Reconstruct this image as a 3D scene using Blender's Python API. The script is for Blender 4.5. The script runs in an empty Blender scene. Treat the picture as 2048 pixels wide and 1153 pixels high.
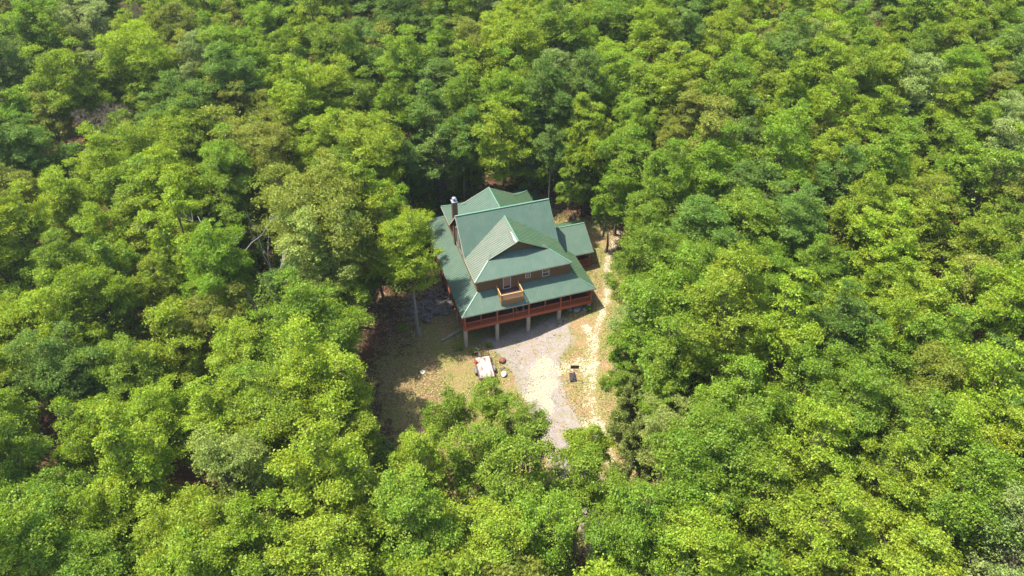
import bpy, bmesh, math, random
import numpy as np
from mathutils import Vector, Matrix
R_ = math.radians
random.seed(11)
rng = np.random.default_rng(11)
scene = bpy.context.scene
COL = scene.collection

# ------------------------------------------------------------------ camera
CAM_PITCH, CAM_YAW, CAM_ROLL = 40.81, -18.06, -0.10
cam_data = bpy.data.cameras.new("camera")
cam = bpy.data.objects.new("camera", cam_data); COL.objects.link(cam)
cam.location = (-15.60, -69.82, 66.87)
cam.rotation_euler = (R_(90 - CAM_PITCH), 0, R_(CAM_YAW))
cam_data.sensor_width = 36.0
cam_data.lens = 36.0 * 1439.41 / 2048.0
cam_data.clip_start = 0.5
cam_data.clip_end = 3000
scene.camera = cam

# ------------------------------------------------------------------ daylight
SUN_DIR = Vector((-0.38, 0.17, 1.0)).normalized()          # towards the sun
SUN_EL = math.asin(SUN_DIR.z)
world = bpy.data.worlds.new("World"); scene.world = world
world.use_nodes = True
nt = world.node_tree
bg = nt.nodes["Background"]
sky = nt.nodes.new("ShaderNodeTexSky"); sky.sky_type = 'NISHITA'; sky.sun_disc = False
sky.sun_elevation = SUN_EL
sky.sun_rotation = math.atan2(SUN_DIR.x, SUN_DIR.y)
sky.air_density = 1.0; sky.dust_density = 1.2
nt.links.new(sky.outputs[0], bg.inputs[0]); bg.inputs[1].default_value = 0.15
sun_data = bpy.data.lights.new("sun", 'SUN'); sun_data.energy = 4.1; sun_data.angle = R_(0.53)
sun_data.color = (1.0, 0.955, 0.88)
sun = bpy.data.objects.new("sun", sun_data); COL.objects.link(sun)
sun.rotation_euler = (-SUN_DIR).to_track_quat('-Z', 'Y').to_euler()
sun.location = (-40, 20, 120)
scene.view_settings.view_transform = 'Standard'
scene.view_settings.look = 'None'
scene.view_settings.exposure = 1.53
scene.view_settings.gamma = 1.0
scene.render.engine = 'CYCLES'
scene.cycles.max_bounces = 6
scene.cycles.diffuse_bounces = 3
scene.cycles.transmission_bounces = 4
scene.cycles.transparent_max_bounces = 4

# ------------------------------------------------------------------ helpers
def link(o, parent=None):
    COL.objects.link(o)
    if parent is not None: o.parent = parent
    return o

def thing(name, loc, label, cat, group=None, rotz=0.0):
    o = bpy.data.objects.new(name, None); link(o)
    o.location = loc; o.rotation_euler = (0, 0, rotz); o.empty_display_size = 0.3
    o["label"] = label; o["category"] = cat
    if group: o["group"] = group
    return o

def tag(o, label, cat, group=None):
    o["label"] = label; o["category"] = cat
    if group: o["group"] = group
    return o

class MB:
    """collects shapes and links them as one mesh object"""
    def __init__(s): s.v = []; s.f = []
    def poly(s, pts):
        n = len(s.v); s.v += [tuple(p) for p in pts]; s.f.append(tuple(range(n, n + len(pts))))
    def box(s, x0, x1, y0, y1, z0, z1):
        n = len(s.v)
        s.v += [(x0,y0,z0),(x1,y0,z0),(x1,y1,z0),(x0,y1,z0),(x0,y0,z1),(x1,y0,z1),(x1,y1,z1),(x0,y1,z1)]
        for q in ((0,3,2,1),(4,5,6,7),(0,1,5,4),(1,2,6,5),(2,3,7,6),(3,0,4,7)): s.f.append(tuple(n+i for i in q))
    def bar(s, a, b, w, h, up=(0,0,1)):
        a = Vector(a); b = Vector(b); d = (b-a).normalized(); u = Vector(up)
        if abs(d.dot(u)) > .98: u = Vector((1,0,0))
        r = d.cross(u).normalized(); u = r.cross(d).normalized()
        n = len(s.v)
        for p in (a, b):
            for (i, j) in ((-1,-1),(1,-1),(1,1),(-1,1)):
                s.v.append(tuple(p + r*(i*w/2) + u*(j*h/2)))
        for q in ((0,3,2,1),(4,5,6,7),(0,1,5,4),(1,2,6,5),(2,3,7,6),(3,0,4,7)): s.f.append(tuple(n+i for i in q))
    def tube(s, pts, rad, k=8, cap=True):
        pts = [Vector(p) for p in pts]; n0 = len(s.v)
        for i, p in enumerate(pts):
            d = (pts[min(i+1, len(pts)-1)] - pts[max(i-1, 0)]).normalized()
            u = Vector((0,0,1)) if abs(d.z) < .9 else Vector((1,0,0))
            r = d.cross(u).normalized(); u = r.cross(d)
            for j in range(k):
                a = 2*math.pi*j/k
                s.v.append(tuple(p + (r*math.cos(a) + u*math.sin(a))*rad[i]))
        for i in range(len(pts)-1):
            for j in range(k):
                s.f.append((n0+i*k+j, n0+i*k+(j+1)%k, n0+(i+1)*k+(j+1)%k, n0+(i+1)*k+j))
        if cap:
            s.f.append(tuple(n0+j for j in range(k))[::-1]); m = n0+(len(pts)-1)*k
            s.f.append(tuple(m+j for j in range(k)))
    def rock(s, c, rx, ry, rz, seed, sub=2, rough=.22):
        bm = bmesh.new(); bmesh.ops.create_icosphere(bm, subdivisions=sub, radius=1)
        rr = random.Random(seed); dirs = [Vector((rr.gauss(0,1), rr.gauss(0,1), rr.gauss(0,1))).normalized() for _ in range(9)]
        cut = [rr.uniform(.6, .95) for _ in dirs]; n = len(s.v); ang = rr.uniform(0, 6.3)
        for v in bm.verts:
            p = v.co.copy()
            for d, c_ in zip(dirs, cut):
                k = p.dot(d)
                if k > c_: p -= d*(k-c_)
            p *= 1 + rough*.3*(rr.random()-.5)
            x, y = p.x*rx, p.y*ry
            s.v.append((c[0]+x*math.cos(ang)-y*math.sin(ang), c[1]+x*math.sin(ang)+y*math.cos(ang), c[2]+p.z*rz))
        for f in bm.faces: s.f.append(tuple(n+v.index for v in f.verts))
        bm.free()
    def build(s, name, mat, parent=None, smooth=False, loc=None):
        me = bpy.data.meshes.new(name); me.from_pydata(s.v, [], s.f); me.update()
        me.materials.append(mat)
        if smooth: me.polygons.foreach_set("use_smooth", [True]*len(me.polygons))
        o = bpy.data.objects.new(name, me); link(o, parent)
        if loc is not None: o.location = loc
        return o

def quad_mesh(name, V, mat, col=None):
    """V: (n,4,3) array of quads -> mesh data"""
    n = len(V); me = bpy.data.meshes.new(name)
    me.vertices.add(n*4); me.vertices.foreach_set("co", V.reshape(-1).astype(np.float32))
    me.loops.add(n*4); me.loops.foreach_set("vertex_index", np.arange(n*4, dtype=np.int32))
    me.polygons.add(n); me.polygons.foreach_set("loop_start", np.arange(0, n*4, 4, dtype=np.int32))
    me.polygons.foreach_set("loop_total", np.full(n, 4, dtype=np.int32))
    if col is not None:
        a = me.color_attributes.new("tint", 'FLOAT_COLOR', 'POINT')
        a.data.foreach_set("color", np.repeat(np.c_[col, np.ones(n)], 4, axis=0).reshape(-1).astype(np.float32))
    me.update(); me.validate(); me.materials.append(mat)
    return me

# ------------------------------------------------------------------ materials
def mat(name, col, rough=.8, spec=.3, metal=0.0, noise=None, bump=None):
    """noise = (scale, other colour, lo, hi[, stretch]); bump = (scale, strength)"""
    col = tuple(c*.72 for c in col); noise = noise and (noise[0], tuple(c*.72 for c in noise[1])) + tuple(noise[2:])
    m = bpy.data.materials.new(name); m.use_nodes = True; t = m.node_tree
    b = t.nodes["Principled BSDF"]
    b.inputs["Base Color"].default_value = (*col, 1); b.inputs["Roughness"].default_value = rough
    b.inputs["Specular IOR Level"].default_value = spec; b.inputs["Metallic"].default_value = metal
    tc = t.nodes.new("ShaderNodeTexCoord")
    if noise:
        mp = t.nodes.new("ShaderNodeMapping"); t.links.new(tc.outputs["Object"], mp.inputs[0])
        if len(noise) > 4: mp.inputs["Scale"].default_value = noise[4]
        n = t.nodes.new("ShaderNodeTexNoise"); n.inputs["Scale"].default_value = noise[0]; n.inputs["Detail"].default_value = 6
        n.inputs["Roughness"].default_value = .65
        t.links.new(mp.outputs[0], n.inputs["Vector"])
        r = t.nodes.new("ShaderNodeValToRGB"); r.color_ramp.elements[0].position = noise[2]; r.color_ramp.elements[1].position = noise[3]
        r.color_ramp.elements[0].color = (*col, 1); r.color_ramp.elements[1].color = (*noise[1], 1)
        t.links.new(n.outputs[0], r.inputs[0]); t.links.new(r.outputs[0], b.inputs["Base Color"])
    if bump:
        n2 = t.nodes.new("ShaderNodeTexNoise"); n2.inputs["Scale"].default_value = bump[0]; n2.inputs["Detail"].default_value = 4
        t.links.new(tc.outputs["Object"], n2.inputs["Vector"])
        bu = t.nodes.new("ShaderNodeBump"); bu.inputs["Strength"].default_value = bump[1]; bu.inputs["Distance"].default_value = .05
        t.links.new(n2.outputs[0], bu.inputs["Height"]); t.links.new(bu.outputs[0], b.inputs["Normal"])
    return m

M = {}
M['roof'] = mat("green_metal_roof", (.088,.150,.100), .48, .35, 0, (.8, (.125,.175,.12), .42, .75))
M['roof_faded'] = mat("faded_green_metal_roof", (.14,.185,.122), .6, .3, 0, (.9, (.20,.20,.15), .38, .7))
M['roof_olive'] = mat("olive_green_metal_roof", (.08,.155,.075), .48, .35, 0, (.9, (.125,.17,.09), .42, .7))  # more olive tone of the roof green, mostly on slopes falling right
M['ridge'] = mat("light_green_ridge_metal", (.14,.27,.175), .45, .4)
M['soffit'] = mat("brown_soffit_boards", (.16,.09,.045), .8)
M['trim'] = mat("pale_trim_board", (.55,.47,.34), .6, .3, 0, (3, (.42,.3,.18), .5, .7))
M['siding'] = mat("brown_log_siding", (.31,.175,.075), .75, .25, 0, (1.5, (.24,.13,.055), .4, .7, (1,1,6)))
M['siding_sun'] = M['siding']
M['stain'] = mat("red_brown_stained_timber", (.42,.10,.04), .6, .35, 0, (4, (.32,.07,.03), .4, .7))
M['deck'] = mat("porch_floor_boards", (.17,.065,.035), .7, .3, 0, (3, (.1,.04,.025), .4, .7, (1,8,1)))
M['pine'] = mat("fresh_pine_timber", (.60,.36,.14), .65, .3, 0, (4, (.50,.26,.09), .4, .7))
M['ply'] = mat("tan_balcony_board", (.34,.21,.095), .7)
M['deckdark'] = mat("dark_balcony_boards", (.085,.045,.035), .7)
M['block'] = mat("pale_concrete_block", (.50,.45,.37), .85, .2, 0, (4, (.38,.33,.27), .4, .7), (14, .3))
M['mortar'] = mat("dark_block_joint", (.2,.17,.14), .9)
M['white'] = mat("white_frame_paint", (.74,.72,.66), .5)
M['glass'] = mat("dark_window_glass", (.05,.06,.06), .08, .8)
M['orange_pane'] = mat("orange_door_glass", (.50,.27,.14), .25, .5, 0, (2.2, (.33,.22,.15), .4, .7))  # upper door pane coloured a mottled orange-brown
M['brownframe'] = mat("dark_brown_frame", (.08,.04,.022), .6)
M['foundation'] = mat("grey_block_foundation", (.22,.2,.18), .9, .2, 0, (2, (.15,.13,.12), .4, .7))
M['chimney'] = mat("brown_chimney_siding", (.19,.115,.07), .8, .2, 0, (2.5, (.13,.08,.05), .4, .7, (1,1,5)))
M['steel'] = mat("galvanised_steel", (.38,.38,.40), .5, .5, .3)
M['black'] = mat("black_plastic", (.022,.021,.024), .5, .4, 0, (5, (.07,.065,.07), .45, .7))
M['rubber'] = mat("black_rubber", (.03,.03,.03), .85)
M['greymetal'] = mat("grey_fender_metal", (.2,.2,.22), .45, .5, .3)
M['rust'] = mat("rusty_steel", (.16,.07,.04), .8, .3, 0, (6, (.08,.05,.04), .4, .6))
M['trailerdeck'] = mat("white_worn_trailer_deck", (.46,.40,.35), .7, .3, 0, (2.4, (.20,.11,.07), .46, .62, (1,.35,1)), (8,.2))
M['red'] = mat("bright_red_plastic", (.62,.07,.03), .4, .5)
M['redpole'] = mat("rust_red_pole", (.33,.09,.045), .6, .4, 0, (3, (.55,.3,.16), .55, .6))
M['rock_grey'] = mat("grey_limestone_boulder", (.30,.29,.26), .9, .2, 0, (2.5, (.16,.15,.14), .4, .65), (5, .5))
M['rock_dark'] = mat("dark_mossy_rock", (.13,.11,.09), .95, .1, 0, (2.6, (.22,.195,.16), .46, .62), (5, 1.0))
M['rock_red'] = mat("red_brown_stone", (.26,.10,.07), .85, .2, 0, (4, (.16,.07,.05), .4, .7))
M['rock_white'] = mat("pale_white_stone", (.68,.64,.52), .85, .2, 0, (4, (.5,.45,.36), .4, .7))
M['bark'] = mat("grey_brown_bark", (.17,.13,.095), .9, .15, 0, (1.6, (.09,.065,.05), .4, .7, (1,1,.3)), (6, .5))
M['palebark'] = mat("pale_grey_bark", (.40,.36,.30), .85, .2, 0, (1.6, (.26,.22,.18), .4, .7, (1,1,.3)), (6, .4))
M['deadwood'] = mat("bleached_dead_wood", (.52,.46,.40), .85, .2, 0, (2, (.36,.3,.25), .4, .7))
M['twig'] = mat("brown_bare_twigs", (.235,.19,.13), .9, .1)
M['chairgrey'] = mat("grey_chair_fabric", (.40,.40,.38), .8)

def leaf_material(name, spread=.4, transl=.5):
    """leaf colour = the tree's own object colour, varied leaf by leaf and in soft patches"""
    m = bpy.data.materials.new(name); m.use_nodes = True; t = m.node_tree
    for n in list(t.nodes): t.nodes.remove(n)
    out = t.nodes.new("ShaderNodeOutputMaterial"); oi = t.nodes.new("ShaderNodeObjectInfo")
    geo = t.nodes.new("ShaderNodeNewGeometry"); tc = t.nodes.new("ShaderNodeTexCoord")
    no = t.nodes.new("ShaderNodeTexNoise"); no.inputs["Scale"].default_value = .55; no.inputs["Detail"].default_value = 2
    t.links.new(tc.outputs["Object"], no.inputs["Vector"])
    hs = t.nodes.new("ShaderNodeHueSaturation")
    mr = t.nodes.new("ShaderNodeMapRange"); mr.inputs[3].default_value = 1-spread; mr.inputs[4].default_value = 1+spread
    t.links.new(geo.outputs["Random Per Island"], mr.inputs[0]); t.links.new(mr.outputs[0], hs.inputs["Value"])
    mh = t.nodes.new("ShaderNodeMapRange"); mh.inputs[1].default_value = .3; mh.inputs[2].default_value = .7
    mh.inputs[3].default_value = .485; mh.inputs[4].default_value = .515
    t.links.new(no.outputs[0], mh.inputs[0]); t.links.new(mh.outputs[0], hs.inputs["Hue"])
    t.links.new(oi.outputs["Color"], hs.inputs["Color"])
    df = t.nodes.new("ShaderNodeBsdfDiffuse"); tr = t.nodes.new("ShaderNodeBsdfTranslucent")
    gl = t.nodes.new("ShaderNodeBsdfGlossy"); gl.inputs["Roughness"].default_value = .5
    gl.inputs["Color"].default_value = (.35,.45,.2,1)
    h2 = t.nodes.new("ShaderNodeHueSaturation"); h2.inputs["Hue"].default_value = .49; h2.inputs["Saturation"].default_value = 1.1; h2.inputs["Value"].default_value = 1.15
    t.links.new(hs.outputs[0], h2.inputs["Color"])
    t.links.new(hs.outputs[0], df.inputs[0]); t.links.new(h2.outputs[0], tr.inputs[0])
    m1 = t.nodes.new("ShaderNodeMixShader"); m1.inputs[0].default_value = transl
    t.links.new(df.outputs[0], m1.inputs[1]); t.links.new(tr.outputs[0], m1.inputs[2])
    m2 = t.nodes.new("ShaderNodeMixShader"); m2.inputs[0].default_value = .055
    t.links.new(m1.outputs[0], m2.inputs[1]); t.links.new(gl.outputs[0], m2.inputs[2])
    t.links.new(m2.outputs[0], out.inputs[0])
    return m
M['leaf'] = leaf_material("green_leaves")
M['needle'] = leaf_material("pine_needles", .4, .15)

# ------------------------------------------------------------------ terrain
def sst(t): t = np.clip(t, 0, 1); return t*t*(3-2*t)
def ground(u, v):
    u = np.asarray(u, float); v = np.asarray(v, float)
    z = -6.35 + 2.9*sst((u-6)/18)
    z = z + np.where(u > 24, .09*(u-24), 0)
    z = z + np.where(u < 0, .05*np.maximum(u, -40) + .01*np.minimum(0, u+40), 0)
    z = z + np.where(v > 0, .07*sst(v/10)*np.clip(v, 0, 30), .012*np.maximum(v, -60))
    z = z + np.where(v > 30, .085*(v-30), 0)
    z = z + 1.2*np.sin(u*.045+1)*np.cos(v*.05)*sst((np.hypot(u-8, v-5)-35)/30)
    return z
def gz(u, v): return float(ground(u, v))

CLEAR = [(-12.5,11.5),(-13.2,-.6),(-13.4,-7.8),(-12,-13),(-6,-20),(2,-26),(4,-38),(11,-38),(15,-26),(17,-20),(18.2,-15),(20.2,-8.5),(24,-1.6),(26.5,5.2),(29.5,13.4),(26,20),(20,27),(4,26.5),(-2,26),(-4,14)]
DRIVE = [(3.2,1.2),(15.2,1.6),(15.6,-1.2),(14.6,-4.4),(12.2,-6.2),(11.2,-9.5),(10.6,-13),(10.8,-17),(10.2,-21),(9.6,-27),(9.0,-40),(5.0,-40),(5.2,-27),(5.0,-21),(4.9,-16.5),(5.3,-12),(5.2,-7),(4.6,-3),(3.6,-.5)]
PATH = [(29.8,13.8),(27.0,10.6),(24.9,7.4),(23.7,4.6),(22.7,1.8),(20.9,-.8),(19.3,-2.8),(17.5,-5.6),(16.3,-8),(14.9,-11.2),(13.5,-14.2),(12.7,-17.2),(12.6,-21),(11.8,-24)]
SAND = [(12.6,-8.2,2.6,.9),(9.3,-7.0,1.9,1.6),(8.4,-9.6,2.0,1.5),(7.0,-10.8,2.4,.7),(7.8,-12.4,.9,1.9),(12.0,-18.8,1.4,1.8),(9.9,-5.6,.8,.9),(17.4,-3.2,.6,1.0),(14.7,-9.6,1.6,.5)]
def poly_sd(X, Y, P):
    d = np.full(X.shape, 1e9); ins = np.zeros(X.shape, bool)
    for i in range(len(P)):
        x1, y1 = P[i]; x2, y2 = P[i-1]; dx, dy = x2-x1, y2-y1
        t = np.clip(((X-x1)*dx+(Y-y1)*dy)/(dx*dx+dy*dy), 0, 1)
        d = np.minimum(d, np.hypot(X-x1-t*dx, Y-y1-t*dy))
        if y1 != y2:
            c = ((y1 > Y) != (y2 > Y)) & (X < (x2-x1)*(Y-y1)/(y2-y1)+x1); ins ^= c
    return np.where(ins, d, -d)
def line_d(X, Y, P):
    d = np.full(X.shape, 1e9)
    for (x1, y1), (x2, y2) in zip(P[:-1], P[1:]):
        dx, dy = x2-x1, y2-y1; t = np.clip(((X-x1)*dx+(Y-y1)*dy)/(dx*dx+dy*dy), 0, 1)
        d = np.minimum(d, np.hypot(X-x1-t*dx, Y-y1-t*dy))
    return d
def ground_weights(X, Y):
    """r = grassy clearing, g = gravel, b = pale sand"""
    r = sst((poly_sd(X, Y, CLEAR)+2.5)/6)*(1-.6*sst((-3.5-X)/4)*sst((Y+1)/5))*(1-.6*sst((Y-4)/8)*sst((8-X)/4))*(1-.8*sst((Y-17)/5))
    g = sst((poly_sd(X, Y, DRIVE)+1.8)/3.6)
    b = np.zeros(X.shape)
    for (x, y, a, c) in SAND: b = np.maximum(b, .75*sst((1.9-np.hypot((X-x)/a, (Y-y)/c))/1.6))
    pd = np.minimum(line_d(X, Y, PATH), line_d(X, Y, [(x-1.15, y-.2) for x, y in PATH[6:]])+.25)
    b = np.maximum(b, .54*sst((1.15-pd)/1.0)*np.where(Y < -12, .8, 1))
    return r, g, b

def ground_material():
    m = bpy.data.materials.new("clearing_and_forest_floor"); m.use_nodes = True; t = m.node_tree
    L = t.links.new; N = t.nodes.new; b = t.nodes["Principled BSDF"]; b.inputs["Roughness"].default_value = .95; b.inputs["Specular IOR Level"].default_value = .1
    tc = N("ShaderNodeTexCoord"); at = N("ShaderNodeVertexColor"); at.layer_name = "cover"
    sp = N("ShaderNodeSeparateColor"); L(at.outputs[0], sp.inputs[0])
    def noise(s, d=8, r=.6):
        n = N("ShaderNodeTexNoise"); n.inputs["Scale"].default_value = s; n.inputs["Detail"].default_value = d; n.inputs["Roughness"].default_value = r
        L(tc.outputs["Object"], n.inputs["Vector"]); return n.outputs[0]
    def ramp(src, stops):
        r = N("ShaderNodeValToRGB"); L(src, r.inputs[0]); e = r.color_ramp.elements
        while len(e) < len(stops): e.new(.5)
        for k, (p, c) in enumerate(stops): e[k].position = p; e[k].color = (*c, 1) if max(c) in (0, 1, .8) and min(c) == max(c) else (*[q*.68 for q in c], 1)
        return r.outputs[0]
    def math_(op, a, c):
        n = N("ShaderNodeMath"); n.operation = op
        for i, x in enumerate((a, c)):
            if isinstance(x, (int, float)): n.inputs[i].default_value = x
            else: L(x, n.inputs[i])
        return n.outputs[0]
    def mix(fac, a, c):
        n = N("ShaderNodeMix"); n.data_type = 'RGBA'; L(fac, n.inputs[0]); L(a, n.inputs[6]); L(c, n.inputs[7]); return n.outputs[2]
    fine = noise(5.5, 10, .75); mid = noise(1.1, 8, .7); big = noise(.22, 5, .6)
    litter = ramp(fine, [(.32, (.03,.018,.010)), (.5, (.10,.052,.028)), (.66, (.24,.13,.075))])
    dry = ramp(fine, [(.30, (.09,.055,.025)), (.47, (.30,.185,.09)), (.68, (.50,.37,.21))])
    grass = ramp(fine, [(.30, (.05,.06,.014)), (.5, (.23,.21,.06)), (.68, (.43,.37,.13))])
    gf = ramp(math_('ADD', math_('MULTIPLY', big, .65), math_('MULTIPLY', mid, .35)), [(.42, (0,0,0)), (.56, (1,1,1))])
    turf = mix(gf, dry, grass)
    gravel = ramp(fine, [(.28, (.13,.105,.085)), (.46, (.30,.255,.225)), (.68, (.47,.42,.375))])
    tuft = ramp(math_('ADD', math_('MULTIPLY', fine, .5), math_('MULTIPLY', mid, .5)), [(.49, (0,0,0)), (.57, (.8,.8,.8))])
    gravel = mix(tuft, gravel, turf)
    sand = ramp(fine, [(.28, (.22,.15,.08)), (.45, (.40,.31,.18)), (.65, (.72,.64,.47))])
    def edge(w, nz, amt=.9):
        s = math_('ADD', w, math_('MULTIPLY', math_('SUBTRACT', nz, .5), amt))
        return ramp(s, [(.36, (0,0,0)), (.64, (1,1,1))])
    c = mix(edge(sp.outputs[0], mid, 2.4), litter, turf)
    c = mix(edge(sp.outputs[1], mid, 2.4), c, gravel)
    c = mix(edge(sp.outputs[2], math_('ADD', math_('MULTIPLY', fine, .5), math_('MULTIPLY', mid, .5)), 3.4), c, sand)
    L(c, b.inputs["Base Color"])
    bu = N("ShaderNodeBump"); bu.inputs["Strength"].default_value = .7; bu.inputs["Distance"].default_value = .12
    L(fine, bu.inputs["Height"]); L(bu.outputs[0], b.inputs["Normal"])
    return m
M['ground'] = ground_material()

def terrain_sheet(name, xs, ys, dz=0.0, keep=None):
    X, Y = np.meshgrid(xs, ys); Z = ground(X, Y) + dz
    # small real unevenness
    Z = Z + .05*np.sin(X*1.7+Y*.6)*np.cos(Y*1.3-X*.4)
    r, g, b = ground_weights(X, Y)
    nx, ny = len(xs), len(ys)
    V = np.stack([X, Y, Z], -1).reshape(-1, 3)
    i, j = np.meshgrid(np.arange(nx-1), np.arange(ny-1)); a = (j*nx+i).reshape(-1)
    F = np.stack([a, a+1, a+nx+1, a+nx], -1)
    if keep is not None:
        cx = V[F].mean(1); F = F[keep(cx[:, 0], cx[:, 1])]
        used = np.unique(F); mp = np.full(len(V), -1); mp[used] = np.arange(len(used)); F = mp[F]
        V = V[used]; cols = np.stack([r, g, b], -1).reshape(-1, 3)[used]
    else: cols = np.stack([r, g, b], -1).reshape(-1, 3)
    me = bpy.data.meshes.new(name)
    me.vertices.add(len(V)); me.vertices.foreach_set("co", V.reshape(-1).astype(np.float32))
    me.loops.add(len(F)*4); me.loops.foreach_set("vertex_index", F.reshape(-1).astype(np.int32))
    me.polygons.add(len(F)); me.polygons.foreach_set("loop_start", np.arange(0, len(F)*4, 4, dtype=np.int32))
    me.polygons.foreach_set("loop_total", np.full(len(F), 4, dtype=np.int32))
    me.polygons.foreach_set("use_smooth", [True]*len(F))
    at = me.color_attributes.new("cover", 'FLOAT_COLOR', 'POINT')
    at.data.foreach_set("color", np.c_[cols, np.ones(len(V))].reshape(-1).astype(np.float32))
    me.update(); me.validate(); me.materials.append(M['ground'])
    o = bpy.data.objects.new(name, me); link(o); o["kind"] = "structure"; return o

def axis(lo, hi, a, b, step):
    mid = np.arange(a, b, step); out1 = [a]; s = step
    while out1[-1] > lo: s *= 1.12; out1.append(out1[-1]-s)
    out2 = [b]; s = step
    while out2[-1] < hi: s *= 1.12; out2.append(out2[-1]+s)
    return np.array(sorted(set(out1[1:] + list(mid) + out2)))
terrain_sheet("ground", axis(-700, 700, -20, 34, .4), axis(-500, 900, -38, 32, .4))
terrain_sheet("gravel_driveway", np.arange(2, 18, .3), np.arange(-40, 2.4, .3), .012, lambda x, y: poly_sd(x, y, DRIVE) + .35*np.sin(x*3.1+y)*np.cos(y*2.3) > 0)
terrain_sheet("dirt_path", np.arange(9, 33, .25), np.arange(-26, 16, .25), .024, lambda x, y: line_d(x, y, PATH) + .18*np.sin(x*3.7+y*2) < .7)

# ------------------------------------------------------------------ the cabin
W, D, OH = 19.75, 24.2, 3.05         # wrap roof footprint and its depth
WL, WR, VF, VB = 3.0, 16.7, 2.68, 21.4   # wall faces
ZI, ZU, ZR, ZM = 1.6, 3.75, 7.33, 8.18
FLOOR = -2.5
cabin = thing("cabin", (9.8, 12, gz(9.8, 3)), "large brown cabin with green metal roofs and a wraparound red-railed porch on piers", "house")
cabin_loc = Vector(cabin.location)
class HB(MB):
    def build(s, name, mat_, parent=None, smooth=False):
        s.v = [(x-cabin_loc.x, y-cabin_loc.y, z-cabin_loc.z) for x, y, z in s.v]
        return MB.build(s, name, mat_, parent if parent is not None else cabin, smooth)

def roof_slab(name, poly, mat_, down, parent=None, th=.07, step=.40, rib=.045, label=None, off=0.0):
    """poly: coplanar outline; down: horizontal direction of fall; ribs run down the slope"""
    P = [Vector(p) for p in poly]; n = Vector((0, 0, 0))
    for i in range(len(P)):
        a, b = P[i-1], P[i]; n += a.cross(b)
    n.normalize()
    if n.z < 0: n = -n; P = P[::-1]
    d = Vector((down[0], down[1], 0)); d = (d - n*d.dot(n)).normalized(); s = n.cross(d).normalized()
    mb = HB(); k = len(P); top = [p + n*off for p in P]; bot = [p + n*off - n*th for p in P]
    mb.poly(top); mb.poly(bot[::-1])
    for i in range(k): mb.poly([top[i-1], bot[i-1], bot[i], top[i]])
    sv = [p.dot(s) for p in P]; dv = [p.dot(d) for p in P]
    x = math.floor(min(sv)/step)*step + .11
    while x < max(sv):
        hits = []
        for i in range(k):
            a, b = sv[i-1], sv[i]
            if (a > x) != (b > x): hits.append(dv[i-1] + (dv[i]-dv[i-1])*(x-a)/(b-a))
        hits.sort()
        for h0, h1 in zip(hits[::2], hits[1::2]):
            if h1-h0 < .12: continue
            base = P[0] - s*P[0].dot(s) - d*P[0].dot(d)
            a = base + s*x + d*(h0+.01) + n*(off+rib/2); b = base + s*x + d*(h1-.01) + n*(off+rib/2)
            mb.bar(a, b, .06, rib, n)
        x += step
    o = mb.build(name, mat_, parent)
    if label: o["label"] = label
    return o
def caps(parent, segs, w=.24, name="ridge_cap", mat_=None):
    for a, b in segs:
        mb = HB(); a = Vector(a); b = Vector(b); mb.bar(a+Vector((0,0,.035)), b+Vector((0,0,.035)), w*.8, .07)
        mb.build(name, mat_ or M['ridge'], parent)
def fascia(parent, segs, h=.16, name="fascia", mat_=None, drop=.10):
    mb = HB()
    for a, b in segs:
        mb.bar(Vector(a)-Vector((0,0,drop)), Vector(b)-Vector((0,0,drop)), .035, h)
    return mb.build(name, mat_ or M['trim'], parent)

# walls -----------------------------------------------------------------
w = HB()
w.box(WL, WR, VF, VB, -2.62, ZU-.06)
# main gable ends
for u0, u1 in ((WL+.002, WL+.2), (WR-.2, WR-.002)):
    pts0 = [(u0, 7.65, ZU-.3), (u0, 16.35, ZU-.3), (u0, 12.0, ZM-.14)]
    pts1 = [(u1, y, z) for _, y, z in pts0]
    w.poly(pts0[::-1]); w.poly(pts1)
    for i in range(3): w.poly([pts0[i-1], pts0[i], pts1[i], pts1[i-1]])
# dutch gable infill front and back
for v0, v1 in ((5.30, 5.5), (18.4, 18.6)):
    pts0 = [(4.3, v0, ZU+.3), (14.95, v0, ZU+.3), (9.63, v0, ZR-.16)]
    pts1 = [(x, v1, z) for x, _, z in pts0]
    w.poly(pts0); w.poly(pts1[::-1])
    for i in range(3): w.poly([pts0[i-1], pts0[i], pts1[i], pts1[i-1]])
wall = w.build("wall", M['siding'])
# horizontal log courses
c = HB(); z = 1.72
while z < ZU-.1:
    c.bar((WL+.01, VF-.012, z), (6.66, VF-.012, z), .03, .02); c.bar((7.95, VF-.012, z), (WR-.01, VF-.012, z), .03, .02)
    c.bar((WL-.012, VF+.02, z), (WL-.012, VB, z), .02, .03)
    z += .24
z = 4.6
while z < ZM-.5:
    hw = (ZM-.3-z)
    c.bar((WL-.008, 12-hw+.1, z), (WL-.008, 12+hw-.1, z), .02, .03)
    if z < ZR-.5:
        hw2 = (ZR-.3-z)/.508
        c.bar((9.63-hw2+.1, 5.29, z), (9.63+hw2-.1, 5.29, z), .02, .03)
    z += .24
c.build("log_course", M['brownframe'], wall)
f = HB(); f.box(WL+.05, WR-.05, VF+.9, VB-.05, -7.5, -2.63); f.build("foundation", M['foundation'])
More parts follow.
